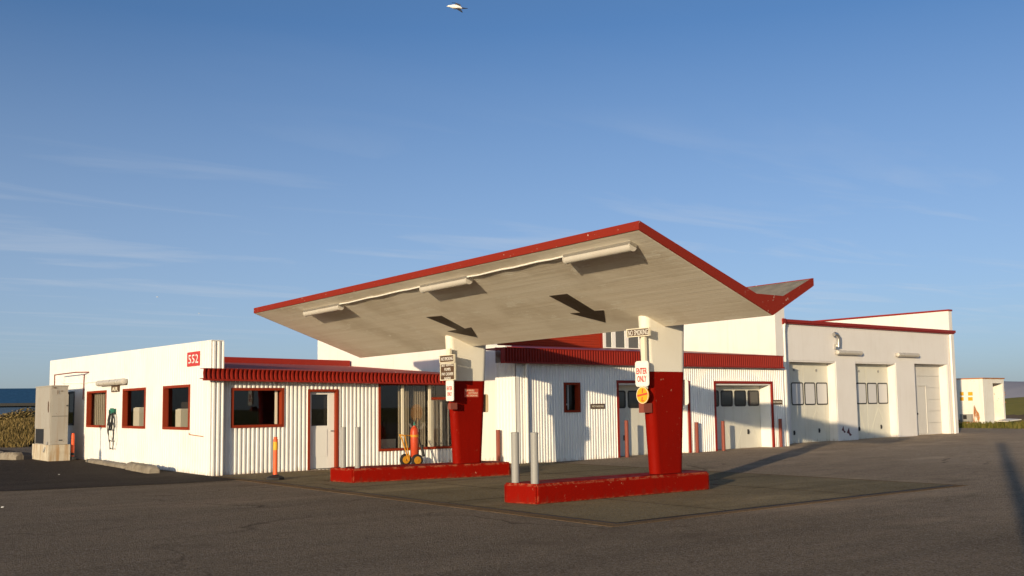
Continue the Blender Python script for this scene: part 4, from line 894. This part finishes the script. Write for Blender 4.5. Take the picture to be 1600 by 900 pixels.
# thin pipe bracket above the cabinet
p, q = at(98.5, 586, 'X', 10.2), at(135, 586, 'X', 10.2)
bm = BM(); tube(bm, [(9.9, p.y, 2.35), (9.9, p.y, p.z), (9.9, q.y + .3, p.z), (10.28, q.y, p.z)], .022, 8); tube(bm, [(10.27, q.y + .55, p.z - .05), (10.25, q.y + .55, 2.2)], .02, 8)
tagit(build('pipe_bracket', bm, M['rust_red_steel'], loc=(10, q.y, 2.4)), 'thin bent pipe bracket on the office wall above the grey cabinet', 'pipe')
p, q = at(98, 599, 'X', 10.28), at(155, 596, 'X', 10.28); bm = BM(); tube(bm, [(10.27, p.y, p.z), (10.27, (p.y + q.y) / 2, (p.z + q.z) / 2 - .04), (10.27, q.y, q.z)], .012, 6); tagit(build('cable', bm, M['white_pipe'], loc=(10.27, p.y, p.z)), 'thin cable running along the office wall to the lamp', 'cable')
p, q = at(295, 679, 'X', 10.25), at(316, 682, 'X', 10.25); bm = BM(); tube(bm, [(10.26, p.y, p.z + .05), (10.26, p.y, p.z), (10.26, q.y, q.z)], .012, 6); tagit(build('wall_pipe', bm, M['rust'], loc=(10.26, p.y, p.z)), 'thin rusty pipe low on the office side wall near the corner', 'pipe')

# ================================================================ ELECTRIC CABINET
KX, KY, KZ = 9.08, 38.15, gz(9, 38.2); KX1 = 9.64; KY1 = 40.4
t = thing('electric_cabinet', 'grey weathered steel cabinet on a stained concrete base beside the office', 'cabinet', (KX, KY, KZ))
bm = BM(); box(bm, KX - .06, KX1 + .10, KY - .04, KY1 + .1, KZ - .1, KZ + .56); build('concrete_base', bm, M['stained_concrete'], t, bevel=.02)
bm = BM(); ztop = 2.66
hexa(bm, [(KX, KY + .03, KZ + .562), (KX1, KY + .03, KZ + .562), (KX1, KY1, KZ + .562), (KX, KY1, KZ + .562), (KX, KY + .03, ztop), (KX1, KY + .03, ztop), (KX1, KY1, ztop), (KX, KY1, ztop)])
build('body', bm, M['cabinet'], t)
bm = BM(); box(bm, KX - .02, KX1 + .02, KY + .0, KY1 + .03, ztop + .001, ztop + .04); build('top_plate', bm, M['cabinet'], t)
bm = BM(); box(bm, KX + .03, KX1 + .015, KY, KY + .028, KZ + .57, ztop - .28); build('door', bm, M['cabinet'], t, bevel=.004)
bm = BM(); box(bm, KX + .03, KX1, KY - .003, KY + .0005, 1.60, 1.615); box(bm, KX1 - .05, KX1 - .02, KY - .02, KY - .001, 1.95, 2.0); box(bm, KX + .28, KX + .40, KY - .012, KY - .001, KZ + .70, KZ + .735); build('door_handle', bm, M['black'], t)
r4 = random.Random(3)
for (px0, py0, ww, hh_) in ((75.5, 636, .05, .55), (90.5, 612, .03, .22), (86, 606, .16, .05), (97, 611, .12, .035)):
    q4 = at(px0, py0, 'Y', KY); bm = BM(); pp = [(q4.x + ww / 2 * math.cos(a) * r4.uniform(.5, 1), KY - .004, q4.z + hh_ / 2 * math.sin(a) * r4.uniform(.6, 1)) for a in [k * math.pi / 8 for k in range(16)]]; prism(bm, pp, (0, .003, 0)); build('rust_mark', bm, mat('scrape', (0.10, 0.05, 0.03), 0.9), t)
bm = BM(); box(bm, KX - .018, KX - .001, KY + .08, KY1 - .02, 1.18, ztop - .02); build('side_panel', bm, M['cabinet'], t, bevel=.004)
bm = BM(); box(bm, KX - .004, KX + .0, KY + .95, KY1 - .1, KZ + .58, 1.15); build('opening', bm, M['black'], t)
bm = BM(); hexa(bm, [(KX - .10, KY + .5, KZ + .30), (KX - .08, KY + .52, KZ + .28), (KX + .0, KY + .30, KZ + .62), (KX - .02, KY + .28, KZ + .64), (KX - .10, KY + .62, KZ + .32), (KX - .08, KY + .64, KZ + .30), (KX, KY + .42, KZ + .66), (KX - .02, KY + .40, KZ + .68)]); bmesh.ops.recalc_face_normals(bm, faces=bm.faces); build('loose_flap', bm, M['grey_steel'], t)

# ================================================================ LOGS (rough concrete edging)
def rough_bar(name, label, p, q, w, h, seed):
    p, q = Vector(p), Vector(q); d = (q - p); n = 26; s = d.normalized().cross(Vector((0, 0, 1))); r2 = random.Random(seed); bm = BM(); R_ = []
    for i in range(n + 1):
        c = p + d * i / n; e = min(i, n - i); k = (0.72, .92, 1, 1)[min(e, 3)] * (1 + r2.uniform(-.10, .10)); ring = []
        for a, b in ((-1, -.2), (-1.0, .55), (-.7, .92), (-.1, 1.02), (.6, .93), (1, .5), (1, -.2)):
            ring.append(bm.verts.new(c + s * a * w / 2 * k * (1 + r2.uniform(-.08, .08)) + Vector((0, 0, b * h * k * (1 + r2.uniform(-.09, .09))))))
        R_.append(ring)
    for a, b in zip(R_, R_[1:]):
        for k in range(6): bm.faces.new((a[k], a[k + 1], b[k + 1], b[k]))
    bm.faces.new(R_[0]); bm.faces.new(R_[-1][::-1]); bmesh.ops.recalc_face_normals(bm, faces=bm.faces)
    return tagit(build(name, bm, M['log'], loc=(p + q) / 2, smooth=True), label, 'log')
rough_bar('edging_log', 'long rough weathered log lying along the foot of the office side wall', (9.55, 28.6, gz(9, 28.6)), (9.72, 31.2, gz(9, 31)), .40, .20, 1)
rough_bar('edging_log', 'low broken log in line behind the long rough one by the office wall', (9.76, 31.5, gz(9, 31.5)), (9.98, 36.6, gz(9, 36)), .30, .12, 2)
rough_bar('edging_log', 'short rough log lying on the asphalt left of the grey cabinet', (8.55, 40.2, gz(9, 40)), (7.95, 42.0, gz(9, 42)), .42, .26, 3)

# ================================================================ RIGHT: CONTAINER, GRASS, HILLS
cz0 = gz(57.9, 29.4) - .02; CXc, CYc = 57.7, 29.4; ct = cz0 + 2.72
t = thing('storage_container', 'white rust-streaked storage container with yellow squares and an open doorway beyond the garage', 'container', (CXc, CYc, cz0))
CX1 = 60.2; CY1 = 33.6
FCX = Fr((CXc, 0, 0), (0, -1, 0), (-1, 0, 0)); FCY = Fr((0, CYc, 0), (1, 0, 0), (0, -1, 0))
bm = BM(); box(bm, CXc, CXc + .06, CYc, CY1, cz0 + .1, ct); box(bm, CXc, CX1, CY1 - .06, CY1, cz0 + .1, ct); box(bm, CX1 - .06, CX1, CYc, CY1, cz0 + .1, ct)
dx0, dx1, dz0, dz1 = 58.86, 60.02, cz0 + .28, ct - .26
for r in rects_without(CXc + .06, CX1 - .06, cz0 + .1, ct, [(dx0, dx1, dz0, dz1)]): box(bm, r[0], r[1], CYc, CYc + .06, r[2], r[3])
build('wall', bm, M['container'], t)
bm = BM(); box(bm, CXc - .04, CX1 + .05, CYc - .05, CY1 + .04, ct + .001, ct + .06); build('roof', bm, M['rust'], t)
bm = BM(); box(bm, CXc + .06, CX1 - .06, CYc + .06, CY1 - .06, cz0 + .2, cz0 + .26); build('floor', bm, M['container'], t)
bm = BM(); hexa(bm, [(dx0 - .1, CYc - .75, cz0 + .2), (CX1 + .35, CYc - .75, cz0 + .28), (CX1 + .25, CYc - .01, cz0 + .30), (dx0, CYc - .01, cz0 + .22), (dx0 - .1, CYc - .75, cz0 + .25), (CX1 + .35, CYc - .75, cz0 + .33), (CX1 + .25, CYc - .01, cz0 + .36), (dx0, CYc - .01, cz0 + .28)]); build('fallen_door', bm, M['container'], t)
bm = BM()
for a, b in ((1500, 1506), (1512.5, 1520)):
    for c, d in ((612.5, 618), (620.5, 626)):
        p, q = at(a, c, 'X', CXc), at(b, d, 'X', CXc); fbox(bm, FCX, -p.y, -q.y, .002, .006, q.z, p.z)
build('yellow_square', bm, M['yellow'], t)
p, q = at(1503, 647, 'X', CXc), at(1521, 658.5, 'X', CXc); bm = BM(); fbox(bm, FCX, -p.y, -q.y, .0, .22, q.z, p.z); build('vent_box', bm, M['grey_steel'], t, bevel=.01)
p, q = at(1505, 648.5, 'X', CXc - .2), at(1511, 655, 'X', CXc - .2); bm = BM(); fbox(bm, FCX, -p.y, -q.y, .222, .226, q.z, p.z); build('vent_opening', bm, M['black'], t)
bm = BM(); p = at(1523, 640, 'X', CXc)
prism(bm, [FCX.P(-p.y + a, .003, cz0 + b) for a, b in ((-.05, 1.15), (.02, 1.2), (.10, .9), (.24, .72), (.28, .45), (.2, .15), (-.9, .12), (-1.1, .32), (-.4, .40), (-.1, .42))], FCX.n * .002); rs = mat('rust_streaks', (0.55, 0.20, 0.05), 0.85); nb = NB(rs); nb.color(nb.ramp(nb.noise(4, 5), 0.3, 0.7, (0.40, 0.14, 0.04), (0.62, 0.27, 0.08)))
nb.l(nb.ramp(nb.noise(5, 6, 0.7, (1, 1, 0.35)), 0.40, 0.62, (0, 0, 0), (0.95, 0.95, 0.95)), nb.p.inputs['Alpha']); build('rust_stain', bm, rs, t)
for x, y in ((CXc + .2, CYc + .2), (CX1 - .3, CYc + .2), (CXc + .2, CY1 - .3), (CX1 - .3, CY1 - .3)):
    bm = BM(); box(bm, x - .12, x + .12, y - .12, y + .12, cz0 - .1, cz0 + .1); build('support_block', bm, M['log'], t)
bm = BM(); box(bm, CX1 - .002, CX1 + .10, CYc - .02, CYc + .02, cz0 + 1.3, cz0 + 1.36); box(bm, CX1 - .002, CX1 + .10, CYc - .02, CYc + .02, cz0 + 1.75, cz0 + 1.8); box(bm, CX1 - .002, CX1 + .08, CYc - .02, CYc + .02, cz0 + 1.9, cz0 + 1.95); build('hinge', bm, M['rust'], t)

def ridge(name, path, base, height_f, depth, m, n=60, k=6, seed=1):
    """a rolling hill: path from p to q on the ground, rounded section"""
    p, q = Vector(path[0]), Vector(path[1]); d = q - p; s = Vector((-d.y, d.x, 0)).normalized(); r2 = random.Random(seed); bm = BM(); R_ = []
    for i in range(n + 1):
        f = i / n; c = p + d * f; ring = []
        for j in range(-k, k + 1):
            g = j / k; hh = height_f(f) * (1 - g * g) ** 1.0; ring.append(bm.verts.new(c + s * g * depth + Vector((0, 0, base + hh * (1 + r2.uniform(-.03, .03))))))
        R_.append(ring)
    for a, b in zip(R_, R_[1:]):
        for j in range(2 * k): bm.faces.new((a[j], a[j + 1], b[j + 1], b[j]))
    bmesh.ops.recalc_face_normals(bm, faces=bm.faces)
    return struct(name, bm, m, True)
def polar(px, dist, z=0): d = Vector(ray(px, 640)); d.z = 0; d = d.normalized() * dist; d.z = z; return d
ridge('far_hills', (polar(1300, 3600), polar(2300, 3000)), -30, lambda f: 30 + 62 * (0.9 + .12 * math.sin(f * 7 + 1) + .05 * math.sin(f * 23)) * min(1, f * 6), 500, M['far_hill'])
ridge('grass_hill', (polar(1500, 190), polar(2300, 150)), -.5, lambda f: .5 + 2.7 * min(1, f * 1.6) ** .8 * (1 + .1 * math.sin(f * 11)), 70, M['green_grass'], seed=4)
def mound(name, c, rx, ry, h, m, seed, rot=0):
    bm = BM(); r2 = random.Random(seed); n, k = 28, 9; R_ = []
    ph = [r2.uniform(0, 6.28) for _ in range(4)]
    for j in range(k + 1):
        g = j / k; ring = []
        for i in range(n):
            a = 2 * math.pi * i / n; w = 1 + .12 * math.sin(3 * a + ph[0]) + .08 * math.sin(5 * a + ph[1]); x, y = rx * g * w * math.cos(a), ry * g * w * math.sin(a)
            ring.append(bm.verts.new((c[0] + x * math.cos(rot) - y * math.sin(rot), c[1] + x * math.sin(rot) + y * math.cos(rot), c[2] + h * (1 - g * g) ** 1.2 * (1 + .10 * math.sin(4 * a + ph[2])) - .05)))
        R_.append(ring)
    for a, b in zip(R_[1:], R_[2:]):
        for i in range(n): bm.faces.new((a[i], b[i], b[(i + 1) % n], a[(i + 1) % n]))
    v = bm.verts.new(sum((x.co for x in R_[0]), Vector()) / n); [bm.faces.new((v, R_[1][i], R_[1][(i + 1) % n])) for i in range(n)]
    bmesh.ops.delete(bm, geom=R_[0], context='VERTS'); bmesh.ops.recalc_face_normals(bm, faces=bm.faces)
    return struct(name, bm, m, True)
mound('soil_mound', (polar(1590, 74).x, polar(1590, 74).y, .2), 7, 3.5, .55, M['brown_soil'], 3)
def tufts(name, spots, m, label, cat, h0, h1, seed):
    """thousands of single grass blades"""
    r2 = random.Random(seed); bm = BM()
    for x, y, z in spots:
        for _ in range(5):
            a = r2.uniform(0, 6.28); h = r2.uniform(h0, h1); w = h * .07; lean = r2.uniform(.1, .6) * h; dx, dy = math.cos(a), math.sin(a); ox, oy = x + r2.uniform(-.1, .1), y + r2.uniform(-.1, .1)
            v = [bm.verts.new((ox - dy * w, oy + dx * w, z)), bm.verts.new((ox + dy * w, oy - dx * w, z)), bm.verts.new((ox + dx * lean * .4 + dy * w * .7, oy + dy * lean * .4 - dx * w * .7, z + h * .6)), bm.verts.new((ox + dx * lean * .4 - dy * w * .7, oy + dy * lean * .4 + dx * w * .7, z + h * .6)), bm.verts.new((ox + dx * lean, oy + dy * lean, z + h))]
            bm.faces.new(v[:4]); bm.faces.new((v[3], v[2], v[4]))
    return stuff(name, bm, m, label, cat)
r2 = random.Random(5); sp = []
for _ in range(1500):
    x, y = r2.uniform(53.2, 75), r2.uniform(24, 36)
    if CXc - .1 < x < CX1 + .1 and y > CYc - .1: continue
    sp.append((x, y, gz(x, y) - .03))
for _ in range(500):
    x, y = r2.uniform(53.4, 57.6), r2.uniform(27, 35); sp.append((x, y, gz(x, y) - .03))
tufts('grass', sp, M['blade_green'], 'short rough grass round the storage container', 'grass', .10, .34, 6)
# left: dry grass bank and blue shed behind
b0, b1 = polar(-120, 66), polar(70, 58)
BK = ridge('grass_bank', (polar(-260, 70), polar(140, 62)), -.1, lambda f: 1.30 + .10 * math.sin(f * 17), 7, M['dry_grass'], seed=8)
d_ = polar(140, 62) - polar(-260, 70); s__ = Vector((-d_.y, d_.x, 0)).normalized(); sp = []
for _ in range(7000):
    f, g = r2.uniform(.35, 1.0), r2.uniform(-1, .35); c = polar(-260, 70) + d_ * f + s__ * g * 7 * (1 if s__.dot(polar(0, 1)) > 0 else -1); sp.append((c.x, c.y, -.1 + (1.30 + .10 * math.sin(f * 17)) * (1 - g * g) - .03))
tufts('dry_grass', sp, M['blade_dry'], 'tall dry golden grass on the bank left of the cabinet', 'grass', .10, .32, 9)
# shrub on the bank
def shrub(name, label, c, rx, h, m, n, seed):
    r2 = random.Random(seed); t = thing(name, label, 'shrub', c); bm = BM()
    for k in range(9):
        a = r2.uniform(0, 6.28); q = r2.uniform(.2, .9); tube(bm, [(c[0], c[1], c[2] - .1), (c[0] + rx * q * math.cos(a) * .5, c[1] + rx * q * math.sin(a) * .5, c[2] + h * .5), (c[0] + rx * q * math.cos(a), c[1] + rx * q * math.sin(a), c[2] + h * .8)], .02, 5)
    build('stem', bm, M['brown'], t); bm = BM()
    for _ in range(n):
        a = r2.uniform(0, 6.28); q = math.sqrt(r2.random()); lob = 1 + .25 * math.sin(3 * a + 1) + .15 * math.sin(7 * a); zz = r2.random() ** .7 * h * math.sqrt(max(0, 1 - q * q)) * r2.uniform(.75, 1.1); p = Vector((c[0] + rx * q * lob * math.cos(a), c[1] + rx * q * lob * math.sin(a), c[2] + zz)); s = r2.uniform(.04, .10)
        u = Vector((r2.gauss(0, 1), r2.gauss(0, 1), r2.gauss(0, 1))).normalized(); w = u.orthogonal().normalized()
        bm.faces.new([bm.verts.new(p + u * s), bm.verts.new(p + w * s * .5), bm.verts.new(p - u * s), bm.verts.new(p - w * s * .5)])
    build('foliage', bm, m, t)
for i, (px, dd, rx, h, lab) in enumerate(((20, 66, .9, .8, 'low dry shrub at the left edge on top of the grass bank'), (42, 64, 1.0, 1.0, 'rounded dry shrub on the grass bank touching the grey cabinet'))):
    c = polar(px, dd); shrub('shrub', lab, (c.x, c.y, 1.02), rx, h, M['blade_dry'], 2600, 20 + i)
# the blue shed far behind
p0, p1 = polar(-160, 120), polar(140, 118); e = (p1 - p0).normalized(); nrm = Vector((e.y, -e.x, 0)); nrm = nrm if nrm.dot(p0) < 0 else -nrm
t = thing('blue_shed', 'long low dark blue shed far behind the grass bank', 'building', (p0 + p1) / 2)
Lh = (p1 - p0).length; FB = Fr(p0, e, nrm)
bm = BM(); fbox(bm, FB, 0, Lh, -14, 0, -.2, 2.6); build('wall', bm, M['blue_wall'], t)
bm = BM(); v = [FB.P(0, .6, 2.55), FB.P(Lh, .6, 2.55), FB.P(Lh, -7, 4.45), FB.P(0, -7, 4.45), FB.P(0, -14.6, 2.55), FB.P(Lh, -14.6, 2.55)]
prism(bm, [v[0], v[3], v[4]], e * Lh); build('roof', bm, M['blue_metal'], t)
bm = BM(); fbox(bm, FB, -.1, Lh + .1, .602, .72, 2.45, 2.75); build('gutter', bm, M['black'], t)

# ================================================================ POLE behind the camera, whose long shadow crosses the right edge of the yard
a = at(1596, 780, 'Z', 0.01); sdir = Vector((math.cos(SUN_AZ), math.sin(SUN_AZ), 0)); foot = Vector((a.x, a.y, 0)) - sdir * 24
t = thing('utility_pole', 'wooden utility pole standing outside the frame', 'pole', foot)
bm = BM(); tube(bm, [foot, foot + Vector((0, 0, 3)), foot + Vector((0, 0, 6.6))], [.17, .155, .13], 14); build('mast', bm, M['log'], t, True)
# and the thin signpost left of the frame whose shadow falls on the office wall
w0 = Vector((10.3, 36.42, 0)); foot = w0 - sdir * 9.0
t = thing('sign_post', 'slim post with a wide foot standing left of the frame', 'post', foot)
hh = 1.26 + 9.0 * math.tan(SUN_EL)
bm = BM(); tube(bm, [foot + Vector((0, 0, 0)), foot + Vector((0, 0, hh))], .05, 10); build('mast', bm, M['grey_steel'], t, True)
bm = BM(); lathe(bm, (foot.x, foot.y, hh - .12), [(.10, 0), (.10, .1)], 10); lathe(bm, (foot.x, foot.y, 1.3), [(.05, 0), (.12, .04), (.12, .3), (.06, .4)], 12); build('collar', bm, M['grey_steel'], t, True)

# ================================================================ GULLS
def gull(label, px, py, dist, pose, L_=.42):
    d = Vector(ray(px, py)).normalized(); c = Vector((0, 0, CAM_H)) + d * dist
    R_, U_, D_ = Vector(AX[0]), -Vector(AX[1]), Vector(AX[2])
    W_ = lambda x, y, z: c + (R_ * x + U_ * y + D_ * z) * L_
    bm = BM()
    pts = [(-.50, .03, 0, .012), (-.44, .045, 0, .030), (-.38, .05, 0, .062), (-.31, .045, 0, .066), (-.24, .035, 0, .085), (-.10, .02, 0, .125), (.05, .0, 0, .125), (.20, -.03, 0, .085), (.32, -.055, 0, .045), (.46, -.07, 0, .032), (.68, -.08, 0, .014)]
    tube(bm, [W_(*p[:3]) for p in pts], [p[3] * L_ for p in pts], 12)
    for w in pose:                                        # each wing: chord sections root -> tip (leading xyz, trailing xyz)
        prev = None
        for (lx, ly, lz), (tx, ty, tz), th in w:
            a, b = W_(lx, ly, lz), W_(tx, ty, tz); nn = (D_ * .8 + U_ * .2).normalized() * max(th, .035) * 1.3 * L_; m_ = a * .65 + b * .35
            cur = [bm.verts.new(q) for q in (a, m_ + nn, b, m_ - nn)]
            if prev:
                for k in range(4): bm.faces.new((prev[k], prev[(k + 1) % 4], cur[(k + 1) % 4], cur[k]))
            else: bm.faces.new(cur)
            prev = cur
        bm.faces.new(prev[::-1])
    bmesh.ops.recalc_face_normals(bm, faces=bm.faces)
    me = bpy.data.meshes.new('tmp'); bm.to_mesh(me); bm.free(); o = bpy.data.objects.new('tmp', me); col.objects.link(o)
    md = o.modifiers.new('r', 'REMESH'); md.mode = 'VOXEL'; md.voxel_size = .0055 * L_ / .42
    dg = bpy.context.evaluated_depsgraph_get(); dg.update(); me2 = bpy.data.meshes.new_from_object(o.evaluated_get(dg)); bpy.data.objects.remove(o)
    bm = BM(); bm.from_mesh(me2)
    for f in bm.faces:
        q = (f.calc_center_median() - c) / L_; x, y = q.dot(R_), q.dot(U_)
        rad = abs(y - (.03 - .1 * max(0, x)))
        f.material_index = 0 if (rad < .115 and x < .33) else 1
        if (y < -.22 or y > .42 or x > .40) and f.material_index == 1: f.material_index = 2
    o = build('gull', bm, [M['gull_white'], M['gull_grey'], M['gull_black']], loc=c, smooth=True)
    return tagit(o, label, 'bird', 'gulls in the sky')
up = [((-.12, .05, .05), (.20, .0, .05), .05), ((-.06, .24, .25), (.32, .12, .25), .04), ((-.04, .40, .5), (.27, .28, .5), .035), ((-.16, .50, .8), (.12, .42, .75), .03), ((-.34, .56, 1.0), (-.20, .52, 1.0), .03)]
dn = [((-.06, -.02, -.05), (.28, -.04, -.05), .05), ((.02, -.18, -.3), (.33, -.14, -.3), .04), ((.12, -.34, -.55), (.40, -.28, -.55), .035), ((.30, -.50, -.8), (.40, -.42, -.8), .02), ((.42, -.62, -1.0), (.44, -.58, -1.0), .01)]
gull('white gull with dark wings flying at the top of the picture', 712, 11, 24.5, [up, dn])
lev = [((-.1, .05, .1), (.15, .05, .1), .04), ((-.05, .20, .6), (.2, .18, .6), .03), ((.1, .10, 1.2), (.2, .1, 1.2), .015)]
lev2 = [((-.1, .05, -.1), (.15, .05, -.1), .04), ((-.05, .20, -.6), (.2, .18, -.6), .03), ((.1, .10, -1.2), (.2, .1, -1.2), .015)]
gull('tiny dark bird far off in the sky left of the canopy, upper of two', 246, 464, 190, [lev, lev2])
gull('tiny faint bird low in the sky left of the canopy, lower of two', 311, 489.5, 230, [lev, lev2])
# litter on the yard
for px, py, lab in ((92, 742, 'small white scrap of litter on the dark asphalt patch'), (4, 793, 'small white scrap of litter at the left edge of the asphalt')):
    p = at(px, py, 'Z', .0); bm = BM(); r3 = random.Random(px)
    prism(bm, [(p.x + .03 * math.cos(a) * r3.uniform(.5, 1), p.y + .03 * math.sin(a) * r3.uniform(.5, 1), .002) for a in [k * 1.05 for k in range(6)]], (0.01, 0, .015)); tagit(build('litter', bm, M['sign_white'], loc=(p.x, p.y, 0)), lab, 'litter')
